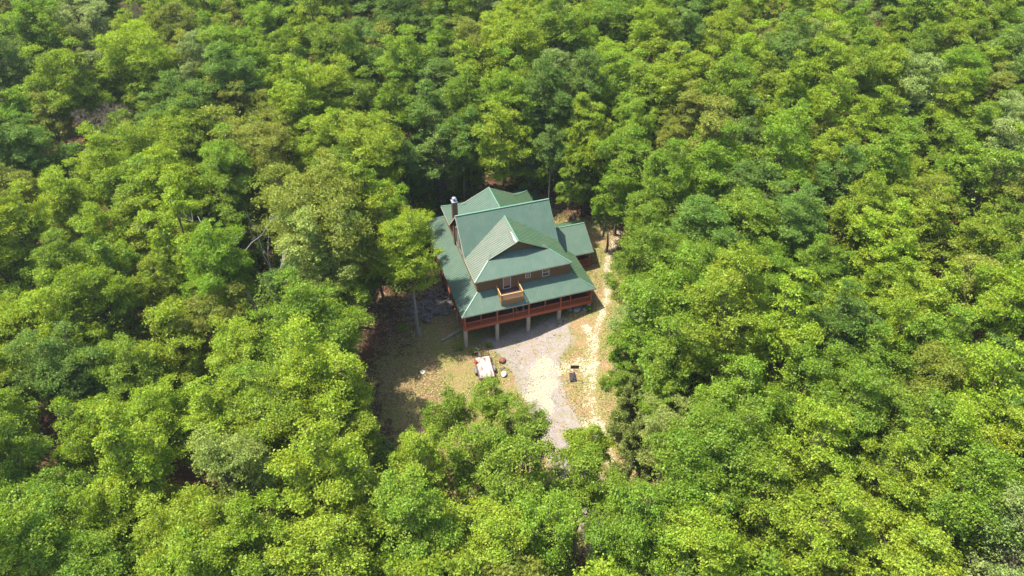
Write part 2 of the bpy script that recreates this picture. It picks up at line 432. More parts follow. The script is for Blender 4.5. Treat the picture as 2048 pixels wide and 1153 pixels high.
# wrap porch roof -------------------------------------------------------
NL, NR, NV = 5.72, 8.92, 1.90
zi = lambda v: ZI*v/VF
lower = roof_slab("porch_roof", [(0,0,0),(W,0,0),(W-OH,VF,ZI),(NR,VF,ZI),(NR,NV,zi(NV)),(NL,NV,zi(NV)),(NL,VF,ZI),(OH,VF,ZI)], M['roof'], (0,-1), label="green porch roof over the front, cut out for the balcony")
roof_slab("roof_slope", [(0,0,0),(OH,VF,ZI),(OH,D-VF,ZI),(0,D,0)], M['roof'], (-1,0), lower, label="left slope of the porch roof with tree shadows")
roof_slab("roof_slope", [(W,0,0),(W,D,0),(W-OH,D-VF,ZI),(W-OH,VF,ZI)], M['roof_olive'], (1,0), lower)
roof_slab("roof_slope", [(0,D,0),(OH,D-VF,ZI),(W-OH,D-VF,ZI),(W,D,0)], M['roof'], (0,1), lower)
caps(lower, [((0,0,0),(OH,VF,ZI)), ((W,0,0),(W-OH,VF,ZI)), ((0,D,0),(OH,D-VF,ZI)), ((W,D,0),(W-OH,D-VF,ZI))], .16)
fascia(lower, [((0,.02,0),(W,.02,0)), ((.02,0,0),(.02,D,0)), ((W-.02,0,0),(W-.02,D,0)), ((0,D-.02,0),(W,D-.02,0))])
# pale flashing along the upper left eave
# upper front wing ------------------------------------------------------
UL, UR, UM = 2.58, 16.68, 9.63
KS = (ZR-ZU)/(UM-UL)
zl = lambda u: ZU + KS*(u-UL)
zr_ = lambda u: ZU + KS*(UR-u)*((ZR-ZU)/((UR-UM)*KS))
def wing(front):
    m = (lambda v: v) if front else (lambda v: 23.7-v)
    ve, va, vr = m(2.24), m(4.71), m(4.68)
    rb_l = (5.22, m(4.65), zl(5.22)); rb_r = (14.13, m(4.65), zr_(14.13))
    apex = (UM, va, ZR)
    vj = 7.59 if front else 16.41; vt = 11.16 if front else 12.84
    dn = -1 if front else 1
    root = roof_slab("front_wing_roof" if front else "rear_wing_roof",
        [(UL,ve,ZU), rb_l, apex, (UM,vt,ZR), (UL,vj,ZU)], M['roof_faded'] if front else M['roof'], (-1,0),
        label="faded pale green left slope of the front wing roof" if front else None)
    roof_slab("roof_slope", [(UR,ve,ZU), (UR,vj-.9*(-dn) if False else vj, ZU), (UM,vt,ZR), apex, rb_r], M['roof_olive'], (1,0), root, off=.002)
    # hipped skirt under the gable, carried back to the gable wall
    sl = (rb_l[2]-ZU)/(abs(rb_l[1]-ve)); vb = m(5.30); zb = ZU + sl*abs(vb-ve)
    t = (zb-ZU)/(rb_l[2]-ZU)
    kx = (rb_l[0]-UL)/(rb_l[2]-ZU); kxr = (UR-rb_r[0])/(rb_l[2]-ZU)
    xl = UL + kx*(zb-ZU)+.0; xr = UR - kxr*(zb-ZU)
    roof_slab("skirt_roof", [(UL,ve,ZU), (UR,ve,ZU), (rb_r[0]+.0,rb_l[1],rb_l[2]), (rb_r[0]-.45,vb,zb), (rb_l[0]+.45,vb,zb), rb_l], M['roof'], (0,dn), root, off=.004)
    caps(root, [(apex,(UM,vt,ZR)), ((UL,ve,ZU),rb_l), ((UR,ve,ZU),rb_r)], .22)
    fascia(root, [((UL,ve,ZU),(UR,ve,ZU)), ((UL,ve,ZU),(UL,vj,ZU)), ((UR,ve,ZU),(UR,vj,ZU))])
    fascia(root, [(rb_l,apex),(apex,rb_r)], .2, "rake_board", M['brownframe'] if front else M['trim'])
    s = HB(); s.poly([(UL+.05,ve,ZU-.16),(UR-.05,ve,ZU-.16),(UR-.05,vj,ZU-.16),(UL+.05,vj,ZU-.16)]); s.build("soffit", M['soffit'], root)
    return root
fw = wing(True); rw = wing(False)
def roof_mark(name, pts, m):
    b = HB(); b.poly([(u, v, zl(u)+.052) for u, v in pts]); b.build(name, m, fw)
M['worn'] = mat("bare_pale_metal", (.62,.62,.56), .6, .3, 0, (5, (.4,.42,.36), .45, .6))
M['grime'] = mat("dark_roof_grime", (.115,.13,.095), .8, .2, 0, (6, (.19,.20,.15), .45, .6))
roof_mark("worn_strip", [(9.30,4.85),(9.44,4.85),(9.46,5.9),(9.40,7.3),(9.30,7.2),(9.34,6.4),(9.18,5.6)], M['worn'])
roof_mark("grime_streak", [(9.06,4.9),(9.24,5.6),(9.28,6.6),(9.22,8.4),(9.12,8.2),(9.02,7.0),(8.82,6.2),(8.94,5.4)], M['grime'])
# main gable ------------------------------------------------------------
ML, MR = 2.62, 16.70
main = roof_slab("main_roof", [(ML,7.60,ZU+.02),(MR,7.60,ZU+.02),(MR,12.0,ZM),(ML,12.0,ZM)], M['roof'], (0,-1), off=.006, label="steep front slope of the tall main gable roof")
roof_slab("roof_slope", [(ML,16.40,ZU+.02),(ML,12.0,ZM),(MR,12.0,ZM),(MR,16.40,ZU+.02)], M['roof'], (0,1), main, off=.006)
caps(main, [((ML-.03,12,ZM),(MR+.03,12,ZM))], .3)
for u, mm in ((ML, M['trim']), (MR, M['ridge'])):
    fascia(main, [((u,7.6,ZU),(u,12,ZM)), ((u,12,ZM),(u,16.4,ZU))], .22, "rake_board", mm, .12)
# soffit underside of wrap roof and porch ------------------------------
s = HB()
for p in ([(.15,.15,-.12),(W-.15,.15,-.12),(W-OH,VF,1.35),(OH,VF,1.35)], [(.15,.15,-.12),(OH,VF,1.35),(OH,D-VF,1.35),(.15,D-.15,-.12)],
          [(W-.15,.15,-.12),(W-.15,D-.15,-.12),(W-OH,D-VF,1.35),(W-OH,VF,1.35)]):
    pass
# side porch (right) ----------------------------------------------------
SR, SV0, SV1, SM, SZ = 22.74, 7.95, 16.35, 12.15, 2.5
side = roof_slab("side_porch_roof", [(W-.02,SV0,0),(SR,SV0,0),(SR,SM,SZ),(WR+.02,SM,SZ),(WR+.02,10.63,1.6)], M['roof'], (0,-1), off=.01, label="green gable roof of the side porch on the right")
roof_slab("roof_slope", [(W-.02,SV1,0),(WR+.02,13.67,1.6),(WR+.02,SM,SZ),(SR,SM,SZ),(SR,SV1,0)], M['roof_olive'], (0,1), side, off=.01)
caps(side, [((WR,SM,SZ),(SR,SM,SZ))], .24)
fascia(side, [((W,SV0,0),(SR,SV0,0)), ((SR,SV0,0),(SR,SM,SZ)), ((SR,SM,SZ),(SR,SV1,0)), ((W,SV1,0),(SR,SV1,0))])
g_ = HB(); g_.poly([(SR-.25,SV0+.4,-.1),(SR-.25,SV1-.4,-.1),(SR-.25,SM,SZ-.25)]); g_.build("gable_panel", M['siding'], side)
# rear porch gable ------------------------------------------------------
rear = roof_slab("rear_porch_roof", [(15.9,26.9,0),(18.0,27.3,1.35),(18.0,22.3,1.35),(15.9,24.2,0)], M['roof'], (-1,0), off=.01)
roof_slab("roof_slope", [(20.1,26.9,0),(20.1,24.2,0),(18.0,22.3,1.35),(18.0,27.3,1.35)], M['roof_olive'], (1,0), rear, off=.01)
caps(rear, [((18,22.3,1.35),(18,27.3,1.35))], .2)
for u in (16.2, 19.8):
    rp = HB(); rp.bar((u,26.6,gz(u,26.6)-.2),(u,26.6,-.1), .14, .14); rp.build("post", M['stain'], rear)

# porch -----------------------------------------------------------------
pf = HB()
pf.box(.42, W-.42, .42, VF, -2.62, FLOOR); pf.box(.42, WL, VF, D-.42, -2.62, FLOOR); pf.box(WR, W-.42, VF, D-.42, -2.62, FLOOR); pf.box(WL, WR, VB, D-.42, -2.62, FLOOR)
floor_ = pf.build("porch_floor", M['deck'])
rim = HB()
rim.bar((.36,.38,-2.74),(W-.36,.38,-2.74), .08, .50); rim.bar((.38,.36,-2.74),(.38,D-.36,-2.74), .08, .50)
rim.bar((W-.38,.36,-2.74),(W-.38,D-.36,-2.74), .08, .50); rim.bar((.36,D-.38,-2.74),(W-.36,D-.38,-2.74), .08, .50)
rim.build("rim_board", M['stain'], floor_)
hd = HB()
hd.bar((.45,.45,-.22),(W-.45,.45,-.22), .12, .2); hd.bar((.45,.45,-.22),(.45,D-.45,-.22), .12, .2); hd.bar((W-.45,.45,-.22),(W-.45,D-.45,-.22), .12, .2)
hd.build("header_beam", M['stain'], lower)
fr = [.5, 2.81, 5.14, 7.48, 9.80, 12.20, 14.56, 16.07, W-.5]
sd = [.5, 2.9, 5.2, 7.6, 10.0, 12.4, 14.8, 17.2, 19.5, 21.8, D-.5]
big = {.5, 5.14, 9.80, 14.56, W-.5}
for u in fr:
    p = HB(); wd = .26 if u in big else .15
    p.bar((u,.45,FLOOR-.45 if wd > .2 else FLOOR),(u,.45,-.13), wd, wd*.8); p.build("post", M['stain'])
    if wd < .2 and u in (12.20, 16.07, 7.48):
        pass
for v in sd[1:]:
    for u in ((.45), (W-.45)):
        if u > 5 and 8.2 < v < 16: continue
        p = HB(); p.bar((u,v,FLOOR),(u,v,-.13), .15, .15); p.build("post", M['stain'])
def railing(a, b, z0, parent, m, hgt=.98, name="railing", gap=.135):
    a = Vector((a[0],a[1],z0)); b = Vector((b[0],b[1],z0)); mb = HB(); L = (b-a).length; d = (b-a)/L
    mb.bar(a+Vector((0,0,hgt)), b+Vector((0,0,hgt)), .13, .05); mb.bar(a+Vector((0,0,.1)), b+Vector((0,0,.1)), .05, .07); mb.bar(a+Vector((0,0,hgt-.1)), b+Vector((0,0,hgt-.1)), .05, .07)
    n = int(L/gap)
    for i in range(1, n):
        q = a + d*(L*i/n); mb.bar(q+Vector((0,0,.1)), q+Vector((0,0,hgt-.05)), .045, .045)
    return mb.build(name, m, parent)
for a, b in zip(fr[:-1], fr[1:]): railing((a+.1,.42),(b-.1,.42), FLOOR, None, M['stain'])
for a, b in zip(sd[:-1], sd[1:]):
    railing((.45,a+.08),(.45,b-.08), FLOOR, None, M['stain'])
    if not (7.5 < a < 16): railing((W-.45,a+.08),(W-.45,b-.08), FLOOR, None, M['stain'])
# piers under the front edge
for u in (.55, 5.14, 9.81, 14.52, 19.12):
    g0 = gz(u, .5)-.3; p = HB(); p.box(u-.24, u+.24, .42, .90, g0, -2.98); pier = p.build("pier", M['block'])
    j = HB(); z = math.ceil(g0/.2)*.2
    while z < -3.05: j.box(u-.243, u+.243, .417, .903, z, z+.018); z += .2
    j.build("mortar_joint", M['mortar'], pier)
for v in (5.2, 10.0, 14.8, 19.5, 23.6):
    p = HB(); p.bar((.5,v,gz(.5,v)-.3),(.5,v,-2.98), .2, .2); o = p.build("support_post", M['palebark'])
for v in (5.2, 21.5):
    p = HB(); p.box(W-.7, W-.35, v-.2, v+.2, gz(W-.5,v)-.3, -2.98); p.build("pier", M['block'])
# side porch deck, posts, rails, stairs
sp_ = HB(); sp_.box(W-.42, SR-.4, SV0+.35, SV1-.4, -2.62, FLOOR); sp_.bar((W-.4,SV0+.33,-2.74),(SR-.38,SV0+.33,-2.74), .06, .42); sp_.bar((SR-.38,SV0+.33,-2.74),(SR-.38,SV1-.4,-2.74), .06, .42)
sdk = sp_.build("side_porch_floor", M['stain'])
for (u, v) in ((W-.25,SV0+.4),(SR-.45,SV0+.4),(SR-.45,SM),(SR-.45,SV1-.45),(W-.25,SV1-.45)):
    p = HB(); p.bar((u,v,gz(u,v)-.2),(u,v,-.1), .15, .15); p.build("post", M['stain'])
railing((W-.2,SV0+.4),(SR-.45,SV0+.4), FLOOR, None, M['stain']); railing((SR-.45,SV0+1.6),(SR-.45,SV1-.45), FLOOR, None, M['stain'])
st = HB(); g0 = gz(SR+1.2, SV0+1)
for i in range(5):
    z = FLOOR - .19*(i+1); st.box(SR-.35+.27*i, SR-.07+.27*i, SV0+.45, SV0+1.5, z-.04, z)
for v in (SV0+.45, SV0+1.5): st.bar((SR-.4,v,FLOOR-.1),(SR+1.0,v,FLOOR-1.1), .05, .22); st.bar((SR-.4,v,FLOOR+.95),(SR+1.0,v,FLOOR-.05), .06, .06); st.bar((SR+.95,v,FLOOR-1.15),(SR+.95,v,FLOOR+.0), .09, .09)
for i in range(9):
    x = SR-.3+.14*i; dz = -(x-SR+.4)*.714; st.bar((x,SV0+.45,FLOOR+.05+dz),(x,SV0+.45,FLOOR+.93+dz), .035, .035)
st.build("stairs", M['stain'])

# balcony ---------------------------------------------------------------
BL, BR, BF, BZ = 5.75, 8.88, .40, 1.15
b_ = HB(); b_.box(BL+.03, BR-.03, BF+.04, VF-.01, BZ-.08, BZ); balc = b_.build("balcony_floor", M['deckdark'])
b_ = HB(); b_.bar((BL,BF,.68),(BR,BF,.68), .05, .90); b_.bar((BL,BF,.9),(BL,VF,1.25), .05, .55); b_.bar((BR,BF,.9),(BR,VF,1.25), .05, .55); b_.build("balcony_skirt", M['ply'], balc)
railing((BL+.1,BF),(BR-.1,BF), BZ, balc, M['pine'], .98, "balcony_railing", .125)
railing((BL,BF+.1),(BL,VF-.1), BZ, balc, M['pine'], .98, "balcony_railing", .125)
railing((BR,BF+.1),(BR,VF-.1), BZ, balc, M['pine'], .98, "balcony_railing", .125)
for (u, v) in ((BL,BF),(BR,BF),(BL,VF-.08),(BR,VF-.08)):
    p = HB(); p.bar((u,v,BZ-.4),(u,v,BZ+1.06), .11, .11); p.build("balcony_post", M['pine'], balc)

# door and windows on the upper front wall ------------------------------
def opening(name, u0, u1, z0, z1, pane, frame, mull=None, v=VF):
    fb = HB(); t = .085; y0, y1 = v-.05, v+.01
    fb.box(u0,u1,y0,y1,z1-t,z1); fb.box(u0,u1,y0,y1,z0,z0+t); fb.box(u0,u0+t,y0,y1,z0+t,z1-t); fb.box(u1-t,u1,y0,y1,z0+t,z1-t)
    if mull:
        for (a0,a1,b0,b1) in mull: fb.box(a0,a1,y0+.01,y1,b0,b1)
    f_ = fb.build(name, frame)
    pb = HB(); pb.box(u0+t,u1-t,v-.022,v+.005,z0+t,z1-t); pb.build("pane", pane, f_)
    return f_
dr = opening("door", 6.72, 7.86, BZ, 3.24, M['orange_pane'], M['white'])
h = HB(); h.box(7.64,7.70,VF-.10,VF-.05,2.1,2.2); h.build("handle", M['black'], dr)
lp = HB(); lp.box(6.86,7.72,VF-.028,VF-.02,1.27,1.62); lp.build("lower_pane", M['glass'], dr)
opening("window", 10.0, 10.76, 2.30, 3.24, M['glass'], M['white'], [(10.35,10.41,2.38,3.16),(10.08,10.68,2.74,2.80)])
opening("window", 12.48, 13.54, 1.97, 3.28, M['glass'], M['white'], [(12.56,13.46,2.60,2.66)])
la = HB(); la.tube([(8.35,VF-.09,3.02),(8.35,VF-.09,3.2)],[.05,.07]); la.box(8.32,8.38,VF-.07,VF,3.1,3.15); la.build("wall_lamp", M['black'])
# porch level door and windows in the shade
for (a, b, z0, z1, nm) in ((3.9,5.0,-1.8,-.6,"window"),(10.6,11.7,-2.48,-.4,"door"),(13.2,15.2,-1.8,-.6,"window")):
    opening(nm, a, b, z0, z1, M['glass'], M['brownframe'])
# left gable glazing
def side_window(pts, nm="window"):
    a = HB(); u = WL-.035
    a.poly([(u,v,z) for v, z in pts]); a.poly([(WL-.002,v,z) for v, z in pts][::-1])
    for i in range(len(pts)): a.poly([(u,pts[i-1][0],pts[i-1][1]),(u,pts[i][0],pts[i][1]),(WL-.002,pts[i][0],pts[i][1]),(WL-.002,pts[i-1][0],pts[i-1][1])])
    f_ = a.build(nm, M['white']); cv = sum(p[0] for p in pts)/len(pts); cz = sum(p[1] for p in pts)/len(pts)
    g = HB(); g.poly([(u-.004, cv+(v-cv)*.82, cz+(z-cz)*.88) for v, z in pts]); g.build("pane", M['glass'], f_)
side_window([(13.9,2.2),(13.9,5.0),(12.7,6.0),(12.7,2.2)]); side_window([(12.3,2.2),(12.3,6.2),(11.7,6.2),(10.6,5.2),(10.6,2.2)]); side_window([(10.2,2.2),(10.2,4.8),(9.0,3.7),(9.0,2.2)])
# eave flashing of the front wing in the low sun side
# chimney ---------------------------------------------------------------
c = HB(); c.box(2.80, 3.54, 14.05, 14.85, -2, 9.0); ch = c.build("chimney", M['chimney'])
c = HB(); c.box(2.75, 3.59, 14.0, 14.9, 9.0, 9.12); cp = c.build("chimney_cap", M['steel'], ch)
c = HB(); c.tube([(3.18,14.45,9.16),(3.18,14.45,9.55)],[.2,.2],14); c.tube([(3.18,14.45,9.55),(3.18,14.45,9.62),(3.18,14.45,9.74)],[.32,.32,.1],14); c.build("flue", M['steel'], ch, True)

# dirt streak on front wing roof near the ridge is part of the faded metal
# ------------------------------------------------------------------ loose things in the clearing
def porch_chair(u, v, lab, rz):
    t = thing("porch_chair", (u, v, FLOOR), lab, "chair", "chairs on the front porch", rz)
    a = MB(); a.box(-.3,.3,-.28,.28,.38,.46); a.build("seat", M['chairgrey'], t)
    a = MB(); a.bar((0,.26,.44),(0,.42,1.28), .58, .06, (1,0,0)); bk = a.build("backrest", M['chairgrey'], t)
    for sx in (-.27,.27):
        for sy in (-.25,.25):
            a = MB(); a.bar((sx,sy,0),(sx,sy,.6 if sy < 0 else .5), .05, .05); a.build("leg", M['brownframe'], t)
        a = MB(); a.bar((sx,-.3,.62),(sx,.3,.62), .08, .04); a.build("armrest", M['brownframe'], t)
porch_chair(8.25, 1.05, "grey porch chair nearer the corner, behind the railing left of the middle post", R_(8))
porch_chair(9.2, 1.05, "grey porch chair behind the railing, right beside the middle porch post", R_(-12))

# utility trailer
tz = gz(1.7, -4.3)
tr = thing("utility_trailer", (1.75, -4.35, tz), "utility trailer with worn white deck and upright ramp in front of the porch", "trailer", None, R_(-5.5))
a = MB(); a.box(-1.02,1.02,-2.0,2.0,.55,.60); a.build("deck", M['trailerdeck'], tr)
a = MB()
for x in (-1.06,1.06): a.bar((x,-2.02,.57),(x,2.02,.57), .08, .14); a.bar((x,-2.02,.95),(x,2.02,.95), .05, .05)
for y in (-2.02,2.02): a.bar((-1.08,y,.53),(1.08,y,.53), .08, .14)
for x in (-1.06,1.06):
    for y in (-2,-.9,.9,2): a.bar((x,y,.6),(x,y,.95), .05, .05)
a.bar((-1.0,-2.0,.5),(0,-3.3,.5), .08, .1); a.bar((1.0,-2.0,.5),(0,-3.3,.5), .08, .1); a.bar((0,-3.2,.5),(0,-3.9,.5), .08, .1)
a.bar((0,-3.4,.03),(0,-3.4,.5), .06, .06)
a.build("frame", M['rust'], tr)
a = MB(); a.bar((-1.05,2.1,1.5),(1.05,2.1,1.5), .09, .09); a.bar((-1.05,2.1,.5),(1.05,2.1,.5), .06, .06)
for i in range(9): x = -1.05+i*2.1/8; a.bar((x,2.1,.5),(x,2.1,1.5), .06, .06)
a.bar((-1.05,2.1,1.0),(1.05,2.1,1.0), .03, .03)
a.build("ramp", M['rust'], tr)
a = MB(); a.box(-.42,-.2,2.06,2.075,.55,1.42); a.build("ramp_plate", M['white'], tr)
for sx in (-1,1):
    a = MB(); a.tube([(sx*1.17,-.5,.33),(sx*1.37,-.5,.33)],[.33,.33],20); wh = a.build("wheel", M['rubber'], tr)
    a = MB(); a.tube([(sx*1.365,-.5,.33),(sx*1.385,-.5,.33)],[.18,.17],14); a.build("rim", M['steel'], wh)
    a = MB(); pts = [(-.98,.62),(-.82,.76),(-.2,.8),(.02,.66)]
    for (y0,z0),(y1,z1) in zip(pts[:-1], pts[1:]): a.bar((sx*1.27,y0,z0),(sx*1.27,y1,z1), .27, .03)
    a.build("fender", M['greymetal'], tr)
rg = thing("fuel_can", (.86, -3.3, tz+.61), "small red can at the left edge of the trailer deck", "can", None, R_(20))
a = MB(); a.box(-.19,.19,-.15,.15,0,.3); a.box(-.13,.13,-.1,.1,.3,.35); a.build("body", M['red'], rg)
a = MB(); a.bar((-.1,0,.42),(.1,0,.42), .04, .03); a.bar((-.1,0,.33),(-.1,0,.42), .04,.03); a.bar((.1,0,.33),(.1,0,.42), .04,.03); a.build("handle", M['red'], rg)
a = MB(); a.tube([(.14,0,.33),(.22,0,.48)],[.03,.02],8); a.build("spout", M['black'], rg)

def stone(name, u, v, sx, sy, sz, m, lab, cat="rock", group=None, seed=1, sink=.25):
    a = MB(); a.rock((0,0,0), sx, sy, sz, seed, 3)
    o = a.build(name, m, None, False, (u, v, gz(u,v)+sz*(1-sink)-sz*.1)); tag(o, lab, cat, group); return o
stone("stone", 4.55, -3.65, .55, .48, .36, M['rock_red'], "red-brown stone right of the trailer, topmost of three in a row", seed=3)
stone("stone", 4.0, -6.1, .42, .5, .34, M['rock_white'], "pale white stone right of the trailer, lowest of three in a row", seed=5)
a = MB(); a.rock((0,0,.1), .34,.2,.12, 8); a.rock((.2,.15,.1), .2,.26,.14, 9); a.rock((-.18,-.1,.08), .2,.14,.1, 10)
o = a.build("stone", M['rock_dark'], None, False, (4.2,-4.95,gz(4.2,-4.95))); tag(o, "small dark broken stone between the red-brown and the white stone", "rock")
bl = [(16.6,1.5,.55,.45,.4,"flat-topped reddish grey boulder in shade under the porch, leftmost of its pile"),(17.5,.8,.75,.6,.5,"biggest pale grey boulder in shade under the right end of the porch"),
      (17.3,2.1,.6,.5,.5,"grey boulder at the back of the pile under the porch"),(18.3,1.5,.6,.4,.4,"angular grey boulder beside the right corner pier"),(18.5,.3,.5,.35,.22,"low grey slab of rock in front of the right corner pier"),(16.0,2.6,.5,.5,.4,"mossy dark boulder deep under the porch floor")]
for i, (u,v,a1,a2,a3,lab) in enumerate(bl): stone("boulder", u, v, a1, a2, a3, M['rock_grey'], lab, "boulder", "boulders under the porch", seed=20+i)
for i, (u,v) in enumerate(((13.75,-.45),(14.15,-.2),(14.5,-.5),(14.9,-.15),(14.3,-.75))):
    stone("stone", u, v, .2, .16, .12, M['rock_red'] if i % 2 else M['rock_grey'], ["left end","back left","right front","right end","front"][i]+" small stone in the heap around the pier right of the middle", "rock", "stones around the pier", seed=40+i)
# rock outcrop left of the porch
oc = [(-.3,12.6,1.0,.8,.6),(-1.6,11.6,1.1,.8,.55),(-3.0,10.7,1.2,.9,.5),(-4.5,10.4,1.1,.7,.5),(-5.4,9.4,1.2,.9,.5),(-3.4,8.0,1.0,.8,.6),(-2.1,8.6,1.1,.9,.7),(-.9,8.3,1.3,1.0,.7),(-.1,9.0,1.1,.9,.8),(-1.0,9.9,1.2,1.0,.7),(-2.4,9.6,1.0,.9,.6),(-4.0,9.0,1.0,.8,.5),(-5.0,8.2,1.1,.6,.35),(.2,10.4,.9,.8,.7),(-3.7,7.2,.6,.5,.5)]
wh = ["topmost","upper","upper middle","upper left","far left","lower left","lower middle","lowest broad","right","central","inner","middle left","flat lower left","right rear","small lowest"]
for i, (u,v,a1,a2,a3) in enumerate(oc):
    stone("rock", u, v, a1*.95, a2, a3, M['rock_dark'], wh[i]+" dark mossy rock of the outcrop left of the porch", "rock", "rocks of the dark outcrop", seed=60+i, sink=.4)
# brush on the outcrop
def tangle(n, cu, cv, ru, rv, hgt, seed, r0=.035):
    rr = random.Random(seed); a = MB()
    for _ in range(n):
        x = cu+rr.uniform(-ru,ru); y = cv+rr.uniform(-rv,rv); z = gz(x,y)+rr.uniform(.1,hgt); an = rr.uniform(0,6.3); L = rr.uniform(.7,2.0); b = rr.uniform(-.5,.5)
        p = []; 
        for k in range(4): p.append((x+math.cos(an+b*k)*L*k/3, y+math.sin(an+b*k)*L*k/3, z+rr.uniform(-.1,.15)+.25*math.sin(k)))
        a.tube(p, [r0, r0*.8, r0*.6, r0*.3], 5)
    return a
o = tangle(90, -1.8, 9.6, 3.6, 2.6, 1.3, 5).build("brush_pile", M['palebark']); tag(o, "tangle of grey dead sticks lying over the dark outcrop", "brush")
a = MB(); a.tube([(-2.6,2.9,gz(-2.6,2.9)+.15),(-1.4,3.2,gz(-1.4,3.2)+.2),(-.3,3.6,gz(-.3,3.6)+.22),(1.0,4.1,gz(1,4.1)+.2)],[.14,.17,.19,.2],10)
a.tube([(-2.0,3.05,gz(-2,3)+.2),(-2.5,2.3,gz(-2.5,2.3)+.3)],[.07,.03],6)
o = a.build("fallen_log", M['palebark'], None, True); tag(o, "pale fallen log lying on the ground left of the corner pier", "log")
a = MB(); a.tube([(0,0,0),(0,0,.05),(0,0,.18),(0,0,.2)],[.3,.34,.34,.3],18); o = a.build("flat_stone", M['rock_white'], None, False, (-6.4,-2.0,gz(-6.4,-2.0))); tag(o, "small pale round flat stone on the grass in the left clearing", "stone")
a = MB(); a.tube([(1.5,-.2,gz(1.5,-.2)+.1),(1.75,-.3,gz(1.7,-.3)+.35),(2.05,-.6,gz(2,-.6)+.1)],[.1,.09,.1],8); o = a.build("drain_pipe", M['rock_white'], None, True); tag(o, "short bent pale pipe on the ground inside the left corner pier", "pipe")

# basketball stand
hz = gz(12.5,-10.2)
hp = thing("basketball_stand", (12.45,-10.2,hz), "portable basketball stand with a black twin-tank base and dark backboard on the gravel", "basketball hoop", None, R_(-16))
for sx in (-.24,.24):
    a = MB(); a.box(sx-.19,sx+.19,-.72,.55,.02,.2); a.box(sx-.15,sx+.15,-.64,.75,.2,.26); a.build("base_tank", M['black'], hp)
a = MB(); a.box(-.06,.06,-.7,.9,.12,.2); a.bar((-.32,.7,.2),(.32,.7,.2), .08, .08); a.build("base_frame", M['rust'], hp)
a = MB(); a.tube([(0,-.45,.15),(0,-.5,1.5),(0,-.5,3.1)],[.055,.05,.045],10); pl = a.build("pole", M['redpole'], hp, True)
a = MB(); a.bar((0,.75,.2),(0,-.46,1.35), .05, .05); a.build("brace", M['redpole'], pl)
a = MB(); a.bar((0,-.5,2.9),(0,-.85,3.1), .08, .08); a.build("arm", M['black'], hp)
a = MB(); a.box(-.55,.55,-.93,-.88,2.85,3.42); bb = a.build("backboard", M['black'], hp)
a = MB(); a.tube([(.23*math.cos(t_*math.pi/8), -1.17+.23*math.sin(t_*math.pi/8), 2.98) for t_ in range(17)],[.012]*17,6); a.bar((0,-.93,2.98),(0,-.96,2.98), .12, .03); a.build("hoop", M['redpole'], bb)

